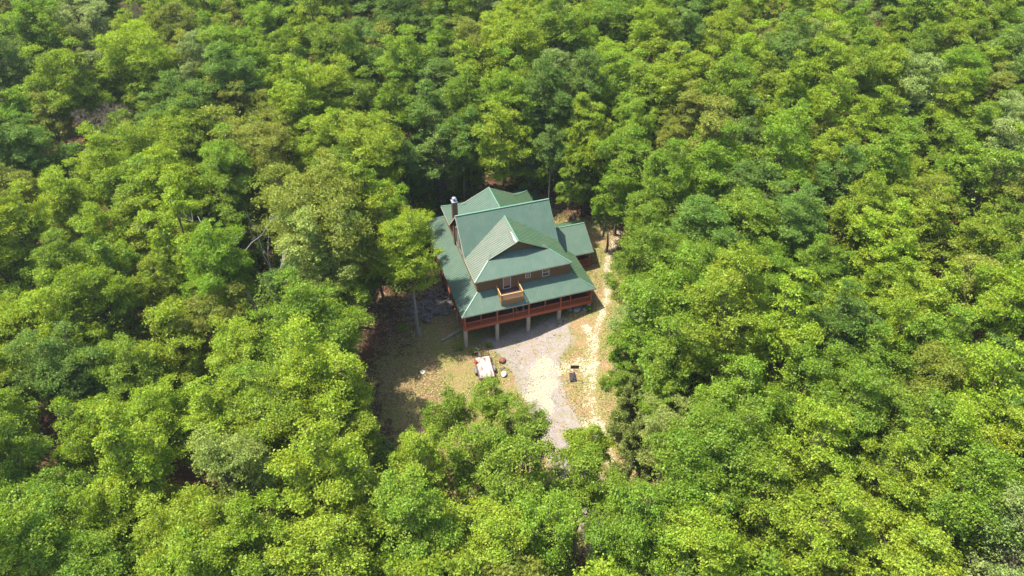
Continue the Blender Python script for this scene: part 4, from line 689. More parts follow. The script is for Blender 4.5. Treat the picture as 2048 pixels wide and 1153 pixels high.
FAR = [(79.4,35.6,11.4,2.68,'Y'),(-66.0,100.1,15.0,3.1,'O'),(-12.9,81.8,15.8,3.07,'Y'),(20.2,66.0,16.4,2.97,'G'),(37.2,62.2,13.1,2.73,'P'),(-42.5,104.8,11.5,3.5,'G'),(55.2,54.3,11.3,2.67,'Y'),(81.6,40.9,12.7,2.58,'Y'),(12.5,74.6,15.2,2.77,'O'),(-12.3,-40.6,14.5,2.89,'Y'),(8.8,87.2,11.5,3.08,'G'),(21.3,-51.2,11.2,2.85,'O'),(-53.0,-18.1,14.8,3.37,'Y'),(7.4,33.6,4,1.89,'D'),(-56.9,102.2,14.5,2.33,'B'),(-23.3,95.6,14.4,3.31,'Y'),(111.3,23.3,12.4,2.52,'G'),(35.3,75.4,11.6,3.09,'D'),(-17.6,99.3,12.0,3.26,'Y'),(26.4,74.0,14.5,3.04,'P'),(109.3,31.7,14.7,2.79,'G'),(92.4,44.0,11.6,2.51,'O'),(55.1,64.5,11.6,3.02,'Y'),(43.8,68.6,12.6,2.92,'O'),(103.3,34.8,14.4,2.69,'G'),(-1.5,89.6,13.9,3.15,'D'),(97.8,37.9,14.2,2.82,'O'),(58.6,55.6,14.4,2.82,'Y'),(61.3,-30.4,12.4,2.92,'G'),(63.4,54.5,14.1,2.82,'Y'),(87.0,44.8,13.2,2.63,'D'),(-34.5,107.2,12.3,2.96,'O'),(73.2,54.0,12.1,2.72,'O'),(-8.7,93.4,13.5,2.78,'G'),(120.5,32.6,11.4,2.63,'O'),(105.4,15.2,13.4,2.9,'Y'),(-65.7,121.5,11.2,2.94,'P'),(-62.7,34.0,11.5,3.54,'G'),(-65.8,62.9,12.6,3.27,'G'),(55.1,-37.4,12.3,3.1,'G'),(97.0,4.4,12.4,3.08,'Y'),(-59.3,7.3,11.8,3.46,'Y'),(84.5,-8.0,12.8,2.91,'O'),(-74.5,119.3,12.8,3.32,'G'),(0.5,-46.3,14.0,2.88,'Y'),(-26.5,-36.4,12.9,2.95,'G'),(-6.2,-43.1,12.9,2.87,'O'),(-73.1,102.1,14.7,3.29,'D'),(13.7,-49.6,11.5,3.28,'G'),(-63.6,40.9,13.5,2.8,'D'),(7.7,-47.0,11.4,2.88,'D'),(-18.1,-38.7,11.6,2.85,'Y'),(29.3,-55.7,11.2,2.7,'P'),(-69.9,76.9,12.4,3.33,'G'),(-59.6,13.7,13.1,3.07,'Y'),(123.4,29.8,12.6,2.55,'G'),(-51.1,-27.7,13.5,2.89,'G'),(72.3,-19.9,15.0,2.77,'O'),(-66.2,55.1,12.2,3.14,'D'),(-72.7,97.6,11.7,3.07,'D'),(34.4,-57.8,11.8,2.87,'P'),(-60.5,22.7,13.2,3.06,'D'),(99.9,7.2,14.9,2.74,'O'),(65.3,-26.4,13.8,2.87,'O'),(113.3,20.4,13.5,2.51,'O'),(86.7,166.1,14.4,4.14,'O'),(97.8,97.3,14.5,3.98,'G'),(-107.0,77.4,12.7,3.74,'Y'),(-55.3,162.6,13.2,3.38,'D'),(-89.4,184.1,12.4,3.82,'G'),(-99.7,241.0,12.0,3.97,'G'),(181.5,19.0,14.9,3.74,'O'),(87.8,-16.0,14.9,3.4,'D'),(-32.2,191.0,13.4,3.52,'D'),(-52.7,230.2,14.8,3.56,'D'),(-143.1,181.0,13.1,3.78,'Y'),(22.1,155.0,13.9,4.15,'Y'),(208.0,36.9,13.1,3.72,'D'),(-108.9,168.2,14.4,4.06,'Y'),(14.5,243.0,12.6,3.71,'G'),(198.9,35.5,14.8,3.75,'G'),(153.5,128.7,14.2,3.51,'D'),(224.9,98.4,13.2,3.44,'Y'),(97.4,-27.7,14.9,3.84,'D'),(222.9,108.3,12.4,4.1,'D'),(-109.5,66.2,12.4,4.04,'G'),(-96.3,224.7,13.9,3.37,'Y'),(22.3,83.7,14.2,3.68,'G'),(28.6,218.1,12.3,4.02,'Y'),(214.7,128.8,13.5,3.54,'Y'),(36.9,92.4,13.6,3.7,'Y'),(148.7,176.8,14.1,3.86,'G'),(-11.9,154.0,12.8,3.69,'O'),(173.7,79.1,14.3,3.53,'G'),(25.9,190.4,13.9,4.0,'G'),(206.3,57.8,14.8,3.37,'O'),(-12.4,202.5,12.8,3.28,'O'),(127.5,-19.2,14.3,3.78,'O'),(60.2,206.8,12.8,4.2,'G'),(-89.2,68.3,14.0,3.42,'O'),(-81.4,158.5,15.0,4.18,'G'),(82.5,116.8,12.7,4.1,'Y'),(-16.8,234.4,14.6,4.07,'O'),(165.9,46.5,12.1,3.81,'Y'),(5.5,108.3,13.6,3.67,'G'),(76.5,108.3,14.9,4.17,'Y'),(-115.5,191.9,14.0,3.58,'G'),(65.0,124.9,12.4,3.83,'Y'),(219.5,48.4,14.9,4.11,'Y'),(75.7,165.8,12.9,3.45,'Y'),(-28.7,244.9,13.5,3.49,'D'),(-141.0,139.5,14.9,3.45,'Y'),(-46.0,229.0,14.3,3.45,'G'),(170.7,159.5,12.9,3.69,'D'),(46.9,205.6,14.6,4.1,'Y'),(139.0,22.7,13.6,3.54,'G'),(-17.1,146.6,14.4,3.33,'Y'),(145.8,64.0,13.7,3.91,'O'),(96.6,204.1,14.5,3.68,'O'),(-37.3,194.8,12.2,4.04,'O'),(146.0,114.2,13.9,3.67,'G'),(-95.8,80.5,13.6,3.7,'G'),(55.7,-59.2,14.2,3.47,'Y'),(150.9,140.7,12.1,3.92,'Y'),(-131.4,198.7,12.7,3.85,'Y'),(-38.9,223.3,12.4,3.81,'D'),(100.9,167.3,12.8,3.77,'Y'),(-99.0,65.3,12.9,3.8,'D'),(-15.7,138.3,14.7,3.34,'G'),(-92.6,130.2,13.5,4.11,'Y'),(166.4,17.1,14.9,4.01,'G'),(-20.2,111.3,12.1,4.06,'Y'),(183.2,81.2,13.0,4.0,'Y'),(13.1,183.2,14.2,3.28,'O'),(116.6,47.2,14.5,3.49,'Y'),(118.0,183.7,13.1,3.92,'G'),(96.2,186.5,13.3,4.05,'Y'),(-136.2,247.7,12.6,3.38,'Y'),(85.4,64.3,13.4,3.3,'G'),(28.5,104.4,12.3,4.02,'G'),(190.6,36.9,14.3,3.52,'Y'),(111.3,144.0,13.4,4.15,'Y'),(148.4,30.4,13.4,3.44,'G'),(-137.3,157.3,13.7,3.86,'Y'),(2.4,241.4,13.1,3.51,'D'),(-12.6,-53.3,15.0,3.67,'G'),(-133.3,122.8,14.2,3.47,'D'),(-126.9,178.3,13.2,3.24,'Y'),(64.8,230.3,14.1,3.44,'D'),(-115.1,78.2,14.0,3.84,'D'),(1.0,-55.5,12.8,3.61,'G'),(93.4,209.4,14.9,3.39,'O'),(51.9,-47.6,12.9,3.31,'Y'),(-121.4,162.3,13.9,3.64,'G'),(34.9,110.7,13.1,3.83,'O'),(-145.3,170.8,14.1,4.09,'G'),(33.6,178.5,12.8,3.6,'G'),(12.9,112.5,12.7,3.26,'O'),(-55.5,153.7,14.4,4.08,'Y'),(-5.7,175.0,12.0,3.49,'G'),(68.4,68.7,14.5,3.86,'Y'),(126.6,152.9,12.8,4.01,'D'),(164.1,66.7,12.8,4.15,'Y'),(164.2,161.2,12.3,3.73,'G'),(89.6,-28.2,14.3,3.63,'D'),(197.7,74.8,13.3,3.64,'O'),(205.8,98.1,14.9,3.8,'Y'),(-101.8,201.4,14.1,3.41,'Y'),(33.2,211.6,13.2,3.42,'G'),(162.2,23.5,13.5,3.96,'G'),(-10.7,187.9,14.4,3.86,'Y'),(84.9,55.3,12.4,4.03,'D'),(0.9,169.9,12.8,4.12,'G'),(-74.4,148.8,12.3,3.81,'Y'),(-79.8,51.5,13.0,3.23,'G'),(45.2,87.9,13.6,3.89,'D'),(104.7,99.4,14.4,3.56,'Y'),(-71.4,18.1,12.1,3.97,'Y'),(70.6,171.9,14.1,3.51,'Y'),(-45.7,157.7,12.2,3.95,'O'),(-16.5,185.4,14.8,3.81,'Y'),(220.4,101.8,13.2,3.2,'D'),(-6.4,169.0,13.6,3.41,'O'),(-108.6,148.9,13.7,3.92,'G'),(-55.4,-42.5,12.9,4.0,'Y'),(-120.4,233.9,12.2,3.61,'G'),(65.0,194.8,14.6,3.93,'D'),(-97.7,93.8,12.2,3.39,'D'),(-63.0,151.5,14.5,3.68,'Y'),(-27.4,175.1,12.5,4.09,'Y'),(-71.6,46.7,13.4,3.88,'O'),(140.8,4.9,14.8,3.67,'Y'),(-105.3,119.1,13.1,3.88,'D'),(132.1,84.5,14.8,3.91,'Y'),(-15.4,164.6,14.8,3.58,'G'),(194.2,133.8,14.3,3.29,'Y'),(172.2,93.8,12.2,3.62,'G'),(-81.6,199.2,14.6,3.45,'D'),(220.2,68.9,13.4,3.29,'G'),(77.4,197.7,13.4,3.22,'G'),(-0.8,178.0,13.3,3.79,'O'),(95.2,131.7,12.1,3.22,'O'),(7.0,209.1,14.5,4.12,'D'),(-144.3,190.1,12.5,3.54,'G'),(-41.1,141.6,12.4,3.37,'D'),(-120.8,148.4,12.1,3.61,'G'),(77.6,-30.7,12.7,4.12,'Y'),(136.5,46.2,14.3,3.35,'Y'),(-34.6,219.6,13.6,3.64,'G'),(-61.7,157.8,12.7,3.51,'Y'),(61.9,67.9,12.3,3.32,'G'),(71.6,118.1,13.2,3.58,'G'),(74.5,146.8,13.9,3.26,'G'),(-97.6,39.1,13.5,3.77,'G'),(186.4,46.6,13.0,4.02,'D'),(147.8,165.9,12.8,4.03,'O'),(149.9,153.2,13.8,4.08,'G'),(-103.1,73.2,14.1,3.81,'O'),(73.8,-36.8,14.2,3.81,'Y'),(69.3,99.3,14.1,3.91,'O'),(46.0,218.1,13.4,3.36,'G'),(82.5,73.7,12.5,4.19,'O'),(11.6,127.0,14.0,3.37,'G'),(40.8,229.0,13.0,3.22,'D'),(53.7,217.6,13.7,3.86,'D'),(-30.9,125.5,12.6,3.63,'Y'),(-49.5,129.5,13.9,4.16,'Y'),(-113.5,208.0,12.9,3.96,'G'),(-131.1,240.9,13.2,3.84,'O'),(-21.9,249.6,13.2,3.27,'Y'),(-81.5,231.6,14.4,4.1,'Y'),(97.6,146.5,13.0,3.56,'Y'),(-4.9,131.0,14.8,3.53,'O'),(-129.6,230.2,13.4,3.64,'Y'),(-86.9,129.3,13.4,3.6,'O'),(19.6,126.4,14.6,3.36,'O'),(186.3,129.0,14.1,3.74,'Y'),(-103.5,173.4,13.0,3.79,'O'),(48.1,121.3,13.8,3.26,'G'),(-101.3,137.9,14.3,3.93,'Y'),(216.2,60.7,12.8,4.02,'Y'),(128.1,89.2,14.1,3.81,'Y'),(-89.5,85.7,12.0,3.99,'D'),(53.4,80.5,12.4,3.4,'G'),(165.1,136.6,13.2,3.84,'G'),(-72.1,1.7,12.2,4.13,'G'),(129.4,46.2,13.8,3.96,'D'),(188.9,97.5,12.0,3.63,'D'),(31.1,94.6,12.1,4.0,'Y'),(86.9,196.3,13.8,3.92,'Y'),(-72.3,136.7,13.3,3.7,'Y'),(114.6,-9.7,13.6,4.09,'G'),(126.9,51.3,12.5,4.15,'D'),(111.9,-4.5,13.2,3.65,'D'),(111.3,197.5,12.8,3.29,'G'),(8.1,139.4,14.0,4.08,'O'),(129.3,163.1,12.6,3.78,'O'),(109.1,175.1,12.6,3.73,'G'),(-26.1,225.5,12.2,3.35,'Y'),(-9.5,212.8,12.8,3.77,'G'),(81.0,99.5,12.5,3.63,'D'),(45.3,177.4,13.5,3.28,'O'),(75.9,-44.3,14.2,3.61,'G'),(-16.8,175.1,12.1,3.83,'Y'),(-67.7,23.7,13.3,3.82,'Y'),(109.1,75.0,12.3,4.06,'G'),(-136.5,238.9,14.1,4.13,'Y'),(-49.6,192.1,13.5,3.55,'Y'),(-114.5,90.9,14.6,3.61,'G'),(16.8,210.7,12.9,3.57,'Y'),(74.1,152.4,12.1,4.12,'G'),(-23.8,150.4,13.5,4.05,'D'),(-82.6,79.2,13.0,3.82,'Y'),(88.5,-37.5,13.2,3.65,'G'),(-100.5,167.9,14.2,3.66,'G'),(-81.2,244.8,12.0,3.88,'G'),(-136.5,191.0,14.0,3.44,'D'),(182.6,142.0,12.1,3.31,'Y'),(82.5,-22.2,14.8,3.25,'D'),(-72.1,224.4,15.0,3.53,'G'),(147.4,7.9,12.5,3.47,'Y'),(141.5,77.7,12.7,3.26,'O'),(-10.1,236.1,13.5,4.04,'O'),(-149.3,232.6,13.6,3.55,'G'),(91.0,202.9,14.4,3.5,'G'),(110.6,117.4,12.6,4.11,'Y'),(127.6,-7.9,14.8,3.32,'Y'),(-53.5,119.0,13.8,4.0,'O'),(48.4,197.6,12.9,3.76,'Y'),(-6.0,197.4,14.6,3.81,'G'),(-111.2,226.9,12.1,3.7,'G'),(122.3,15.1,14.5,3.47,'O'),(190.1,68.7,12.8,3.68,'D'),(222.1,57.0,14.7,4.19,'Y'),(-126.5,246.2,13.2,3.8,'G'),(41.9,140.2,13.0,3.88,'G'),(107.2,-22.1,13.1,4.03,'O'),(201.1,109.0,14.4,3.86,'G'),(136.6,-1.3,13.5,3.72,'O'),(-83.1,188.7,13.4,3.69,'O'),(-27.0,157.1,14.9,3.28,'D'),(83.9,152.1,14.9,4.0,'Y'),(170.0,68.4,12.6,3.32,'Y'),(52.0,141.9,13.9,4.07,'O'),(-64.9,-21.8,13.5,4.05,'Y'),(104.4,69.1,12.2,3.7,'D'),(-30.5,182.2,12.7,3.49,'G'),(89.0,80.6,12.4,3.72,'G'),(-133.5,141.9,14.6,3.3,'G'),(141.1,101.4,14.6,3.52,'G'),(-133.4,215.9,13.3,3.2,'G'),(123.5,129.1,13.1,4.16,'G'),(32.4,165.0,15.0,3.3,'Y'),(-59.5,249.0,13.9,3.72,'O'),(214.9,77.2,13.7,4.1,'D'),(225.3,65.6,14.0,3.67,'Y'),(11.8,197.0,13.8,3.41,'G'),(95.9,111.3,14.6,3.64,'G'),(186.7,21.6,14.9,3.52,'G'),(6.6,232.9,13.8,3.95,'Y'),(12.5,95.8,14.7,3.87,'Y'),(-66.6,-38.4,12.1,4.15,'G'),(-44.1,178.9,13.5,3.37,'Y'),(137.9,31.6,12.3,3.7,'G'),(137.0,91.9,14.1,3.77,'O'),(70.7,134.3,12.9,4.09,'Y'),(80.0,82.3,15.0,3.6,'D'),(99.9,78.2,13.7,3.86,'G'),(-99.0,210.3,12.1,3.8,'G'),(138.8,111.9,12.4,4.16,'Y'),(-75.9,232.8,14.1,3.7,'O'),(-120.4,220.3,13.3,3.28,'O'),(127.8,66.5,13.7,3.5,'G'),(-10.3,136.5,14.5,3.22,'G'),(-48.7,146.8,13.2,3.24,'G'),(225.7,116.7,13.4,3.68,'D'),(160.2,31.1,13.1,3.95,'O'),(123.2,70.2,12.4,3.53,'O'),(105.4,92.4,12.2,4.09,'D'),(-4.8,119.6,12.6,4.2,'Y'),(-73.1,129.8,12.1,3.2,'G'),(148.2,86.1,13.5,3.65,'Y'),(-106.7,206.4,14.5,3.21,'G'),(81.4,203.2,14.1,3.58,'Y'),(-75.7,28.9,12.7,4.17,'Y'),(30.1,147.3,12.8,3.79,'G'),(-90.7,49.9,14.6,3.37,'Y'),(-87.0,145.9,13.6,3.49,'G'),(146.5,1.0,12.5,3.36,'O'),(118.8,64.4,12.1,3.47,'D'),(128.8,112.6,13.0,3.71,'Y'),(166.2,115.1,14.5,3.41,'D'),(-21.1,193.7,13.7,3.46,'Y'),(-51.5,240.9,12.2,3.28,'G'),(85.6,-32.6,14.5,3.85,'G'),(196.7,66.7,14.4,3.83,'Y'),(-88.1,39.4,14.5,3.58,'G'),(191.5,119.1,13.2,3.76,'Y'),(98.4,90.8,12.1,3.7,'Y'),(-59.4,129.8,13.7,3.5,'D'),(-112.1,176.3,13.0,3.82,'Y'),(-93.4,212.1,12.8,3.83,'G'),(108.8,9.6,13.5,3.65,'G'),(-83.9,181.2,13.8,3.2,'G'),(118.6,53.8,15.0,3.8,'O'),(-53.3,198.8,14.7,3.92,'D'),(201.0,136.5,12.2,3.9,'G'),(202.0,87.3,12.2,3.35,'G'),(109.6,64.2,13.4,3.43,'O'),(28.2,237.7,14.4,3.34,'O'),(171.3,13.8,14.8,3.81,'Y'),(-123.2,128.2,13.1,3.67,'Y'),(61.0,120.5,14.5,3.69,'G'),(152.8,52.3,12.5,4.0,'Y'),(93.1,65.2,14.5,3.34,'G'),(105.1,47.2,14.3,3.59,'G'),(158.2,156.2,13.5,3.63,'O'),(-45.5,171.9,13.0,4.07,'D'),(-70.7,195.7,12.1,3.67,'G'),(-1.5,208.2,12.5,4.14,'D'),(70.1,-48.5,12.1,3.8,'D'),(22.1,135.0,13.5,3.56,'D'),(-44.4,210.2,12.5,3.58,'Y'),(143.3,172.8,13.7,4.05,'O'),(67.4,161.8,14.1,3.44,'O'),(-64.3,203.3,13.8,3.98,'O'),(143.3,123.3,14.3,3.73,'G'),(-34.1,133.9,12.1,3.21,'Y'),(-62.3,189.9,14.5,3.6,'Y'),(51.6,238.8,13.4,3.45,'O'),(63.7,149.1,14.6,3.83,'D'),(-81.3,71.6,13.8,3.21,'G'),(-38.5,159.8,12.3,3.75,'G'),(-78.7,88.8,14.7,3.96,'Y'),(-141.6,241.5,12.2,4.09,'D'),(86.3,135.6,12.1,3.57,'O'),(-82.4,57.2,14.8,3.52,'Y'),(58.3,188.4,14.6,3.36,'D'),(206.4,127.0,12.6,3.68,'G'),(-34.3,120.6,14.3,3.99,'G'),(30.2,131.2,13.8,4.12,'D'),(52.4,89.9,13.7,3.5,'O'),(174.2,154.0,14.0,3.57,'Y'),(-60.5,118.2,14.1,3.24,'Y'),(-139.8,145.2,13.6,3.9,'O'),(28.8,-66.4,13.9,3.68,'O'),(91.7,157.6,13.1,3.95,'O'),(-113.0,101.8,12.5,4.12,'Y'),(165.8,79.0,14.2,4.04,'Y'),(-75.5,-21.2,14.3,3.6,'Y'),(42.3,195.9,14.2,3.6,'G'),(39.7,122.9,13.3,3.72,'G'),(111.0,135.1,14.8,3.79,'D'),(-109.5,109.0,15.0,4.07,'G'),(124.2,9.3,14.1,3.68,'G'),(-135.0,206.5,14.7,3.29,'G'),(-120.5,133.7,14.2,3.25,'G'),(-13.4,180.6,13.6,3.28,'G'),(-40.5,115.8,14.7,3.86,'D'),(19.4,190.4,12.2,3.96,'G'),(182.5,98.4,12.4,3.92,'Y'),(93.9,-19.2,14.8,3.95,'O'),(-51.0,184.0,13.2,3.67,'Y'),(-20.9,124.8,12.6,3.72,'G'),(58.2,94.5,12.1,3.38,'Y'),(193.0,102.3,13.0,3.7,'Y'),(132.8,149.5,12.7,4.05,'G'),(88.0,127.3,14.6,3.52,'G'),(-93.8,169.2,12.9,4.08,'Y'),(9.1,217.1,12.1,4.11,'O'),(-109.9,199.2,14.0,3.22,'O'),(121.8,-5.7,12.0,3.21,'Y'),(-82.7,99.5,13.1,3.53,'O'),(98.8,153.6,12.5,3.49,'Y'),(2.0,160.0,12.5,3.54,'G'),(27.0,174.8,13.4,3.21,'Y'),(158.5,18.9,12.3,3.58,'Y'),(114.8,169.1,14.5,3.39,'O'),(227.8,105.3,13.0,3.38,'Y'),(40.7,134.3,14.5,4.15,'G'),(48.3,152.9,13.2,3.92,'Y'),(65.1,61.4,14.4,3.64,'G'),(-103.6,57.0,14.8,3.38,'Y'),(124.0,98.6,14.5,4.09,'D'),(-76.8,76.8,12.8,3.68,'Y'),(115.9,6.6,13.9,3.87,'Y'),(94.1,-40.4,14.8,3.67,'O'),(16.2,149.0,12.6,4.17,'Y'),(-24.8,211.0,12.7,3.3,'Y'),(32.6,83.1,13.7,3.98,'D'),(43.3,-63.7,14.9,3.29,'Y'),(50.3,192.3,12.5,4.01,'G'),(7.5,155.0,12.2,4.1,'G'),(-138.4,197.3,14.0,3.68,'G'),(-30.2,-47.1,14.1,4.0,'G'),(164.8,125.1,13.9,4.14,'G'),(21.4,199.9,13.2,3.93,'O'),(-77.9,4.8,14.4,3.98,'D'),(-52.5,213.9,13.7,3.65,'G'),(79.2,121.4,14.7,3.35,'G'),(157.7,12.3,13.3,3.32,'D'),(110.0,127.3,12.9,3.29,'G'),(175.3,134.3,12.1,3.64,'G'),(-69.6,237.0,14.3,4.06,'Y'),(88.8,186.3,13.8,3.23,'D'),(116.1,-15.4,14.7,3.95,'Y'),(-53.6,168.4,13.2,3.23,'Y'),(-73.3,8.3,14.9,3.62,'Y'),(-106.5,192.9,14.6,3.73,'Y'),(182.9,32.9,13.8,3.53,'O'),(-48.2,249.9,12.7,3.54,'O'),(93.2,50.0,14.7,3.9,'Y'),(205.7,120.5,14.0,3.59,'O'),(68.8,89.7,13.8,3.74,'G'),(178.3,92.1,14.0,4.13,'O'),(14.7,155.1,12.3,4.12,'O'),(1.3,120.6,13.3,4.08,'O'),(-125.4,100.5,12.2,3.93,'G'),(-138.4,167.7,13.1,4.0,'Y'),(189.0,143.7,13.9,3.36,'Y'),(-25.5,132.5,12.1,3.52,'Y'),(-76.5,210.4,14.0,3.87,'O'),(-76.2,-14.3,12.5,3.31,'Y'),(-128.7,136.0,12.9,3.3,'Y'),(-84.4,8.0,13.0,3.37,'O'),(-62.2,-29.5,12.4,3.3,'D')]
NEAR_ROWS = 65
DEAD = [(-26.46, 13.39, 20, (-0.12, 0.05), 'dead tree with forked bleached trunk, left of the cabin near a quarter across', 1, 0.45), (-23.54, 9.48, 20, (0.02, 0.02), 'slim straight bleached dead trunk just right of the forked dead tree', 2, 0.2), (20.27, -36.33, 13, (-0.25, 0.0), 'pale dead tree with curling bare limbs low on the right, in a dark gap', 6, 0.6), (-45.48, -8.65, 15, (-0.3, 0.1), 'dead tree with long bare limbs spreading left near the lower left edge', 4, 0.5), (54.49, -25.99, 12, (0.15, 0.0), 'dead leaning trunk with bare limbs in the gap near the right edge', 5, 0.5)]

# ------------------------------------------------------------------ trees
def crown_leaves(R, Rz, nleaf, leaf, seed, lobes=18, gap=.0, flat=.0):
    """leaf quads of one crown: lobes -> puffs -> leaves, centre of the crown at 0"""
    g = np.random.default_rng(seed)
    # lobe centres on an uneven dome
    P = []; tries = 0; wob = g.uniform(-1, 1, 6)
    while len(P) < lobes and tries < 4000:
        tries += 1
        d = g.normal(size=3); d /= np.linalg.norm(d)
        if d[2] < -.75: continue
        az = math.atan2(d[1], d[0])
        env = 1 + .20*wob[0]*math.sin(az+wob[1]*3) + .16*wob[2]*math.sin(2*az+wob[3]*3) + .12*wob[4]*math.sin(3*az+wob[5]*3)
        k = g.uniform(.55, .80) if d[2] > -.1 else g.uniform(.45, .7)
        c = np.array([d[0]*R*k*env, d[1]*R*k*env, d[2]*Rz*k])
        if all(np.linalg.norm((c-q)/np.array([1,1,1.2])) > R*.25 for q in P): P.append(c)
    # most of the crown is carried by separate rising limbs of unequal height
    n_old = max(5, int(len(P)*.42)); P = P[:n_old]; nlead = int(g.integers(5, 9)); a0 = g.uniform(0, 6.28)
    for k in range(nlead):
        az = a0 + 6.283*k/nlead + g.uniform(-.35, .35); re = R*g.uniform(.35, .95); ze = Rz*g.uniform(.15, .95)
        if k == 0: re, ze = R*.15, Rz*1.02
        m = max(2, int(round((lobes-n_old)/nlead + g.uniform(-.6, 1.2))))
        for q in range(m):
            tq = .35 + .65*(q+.6*g.random())/m
            P.append(np.array([math.cos(az)*re*tq**.8, math.sin(az)*re*tq**.8, -.55*Rz + (ze+.55*Rz)*tq]) + g.normal(size=3)*R*np.array([.10, .10, .06]))
    P = np.array(P)
    lr = R*g.uniform(.17, .33, len(P))
    pc, pr, pd = [], [], []
    for c, r in zip(P, lr):
        m = int(g.integers(11, 17))
        for _ in range(m):
            d = g.normal(size=3); d /= np.linalg.norm(d); d[2] = abs(d[2])*.9 - .25 if g.random() < .85 else d[2]
            out = c/np.linalg.norm(c); d = d + .55*out; d /= np.linalg.norm(d)
            pc.append(c + d*r*g.uniform(.55, 1.05)*np.array([1,1,.85])); pr.append(r*g.uniform(.25, .52)); pd.append(d)
    pc = np.array(pc); pr = np.array(pr); pd = np.array(pd)
    if gap > 0:
        keep = g.random(len(pc)) > gap; pc, pr, pd = pc[keep], pr[keep], pd[keep]
    ntot = nleaf; nleaf = nleaf//5
    w = pr**2; idx = g.choice(len(pc), nleaf, p=w/w.sum())
    d = g.normal(size=(nleaf, 3)); d /= np.linalg.norm(d, axis=1)[:, None]
    d[:, 2] = np.where(d[:, 2] < -.15, -d[:, 2]*.7, d[:, 2])
    pos = pc[idx] + d*(pr[idx]*np.where(g.random(nleaf) < .22, g.uniform(1.0, 1.5, nleaf), g.uniform(.5, 1.12, nleaf)))[:, None]*np.array([1.05, 1.05, .72])
    # some loose leaves inside
    k = nleaf//12; j = g.choice(nleaf, k); q = g.normal(size=(k, 3)); q /= np.linalg.norm(q, axis=1)[:, None]
    pos[j] = q*np.array([R, R, Rz])*g.uniform(.3, .9, (k, 1))
    nrm = .50*d + .30*pd[idx] + np.array([0, 0, .5]) + g.normal(size=(nleaf, 3))*.55
    nrm /= np.linalg.norm(nrm, axis=1)[:, None]
    # sprays of five leaves
    pos = np.repeat(pos, 5, 0); nrm = np.repeat(nrm, 5, 0); nleaf = len(pos)
    pos = pos + g.normal(size=(nleaf, 3))*np.array([1, 1, .6])*leaf*.72; nrm = nrm + g.normal(size=(nleaf, 3))*.33; nrm /= np.linalg.norm(nrm, axis=1)[:, None]
    a = g.normal(size=(nleaf, 3)); t = np.cross(nrm, a); t /= np.linalg.norm(t, axis=1)[:, None]; b = np.cross(nrm, t)
    s = leaf*g.uniform(.6, 1.35, (nleaf, 1)); L = s; Wd = s*g.uniform(.5, .8, (nleaf, 1))
    droop = -nrm*s*.22
    V = np.stack([pos - t*L*.5 + droop*.6, pos + b*Wd*.5, pos + t*L*.5 + droop, pos - b*Wd*.5], 1)
    return V, P

def limb_mesh(name, R, Rz, P, seed, m, r0=.16, dense=1):
    rr = random.Random(seed); a = MB()
    base = Vector((0, 0, -Rz*.95)); top = Vector((rr.uniform(-.1,.1)*R, rr.uniform(-.1,.1)*R, Rz*.5))
    a.tube([base, base.lerp(top, .45), top], [r0, r0*.7, r0*.2], 6)
    for c in P:
        c = Vector(c); t = max(0.02, min(.8, (c.z - base.z)/(2.1*Rz) - .12)); s = base.lerp(top, t)
        mid = s.lerp(c, .5) + Vector((rr.uniform(-.15,.15)*R*.5, rr.uniform(-.15,.15)*R*.5, rr.uniform(-.1,.12)*R))
        a.tube([s, mid, c], [r0*.45, r0*.3, r0*.1], 5, False)
        for _ in range(3*dense):
            e = c + Vector((rr.gauss(0,1), rr.gauss(0,1), rr.uniform(-.2,1))).normalized()*R*rr.uniform(.18,.36)
            q = mid.lerp(c, rr.uniform(.3,1)); a.tube([q, q.lerp(e,.5)+Vector((0,0,.1)), e], [r0*.14, r0*.1, r0*.03], 3, False)
    me = bpy.data.meshes.new(name); me.from_pydata(a.v, [], a.f); me.update(); me.materials.append(m); return me

CROWNS = {}
def make_variant(key, R, Rz, n, leaf, seed, lobes, gap=0., m=None, limb=None, dense=1):
    V, P = crown_leaves(R, Rz, n, leaf, seed, lobes, gap)
    CROWNS.setdefault(key, []).append(dict(me=quad_mesh("crown", V, m or M['leaf']), limbs=limb_mesh("branches", R, Rz, P, seed, limb or M['bark'], dense=dense), R=R, Rz=Rz))
for i in range(4):
    make_variant('s', 2.9, 4.9 + .35*i, 24000, .175, 100+i, 29+i)
    make_variant('m', 3.8, 6.3 + .4*i, 36000, .18, 200+i, 40+i)
    make_variant('l', 5.0, 7.2 + .4*i, 60000, .185, 300+i, 62+2*i)
for i in range(2): make_variant('xl', 6.8, 8.6 + .5*i, 90000, .20, 600+i, 84)
for i in range(3):
    make_variant('fine', 3.7, 6.0 + .3*i, 36000, .15, 400+i, 34+i, .08)
    make_variant('airy', 3.6, 5.6 + .3*i, 18000, .17, 500+i, 26, .22, dense=3)
    make_variant('tall', 3.3, 8.2 + .4*i, 32000, .18, 700+i, 44, .05)
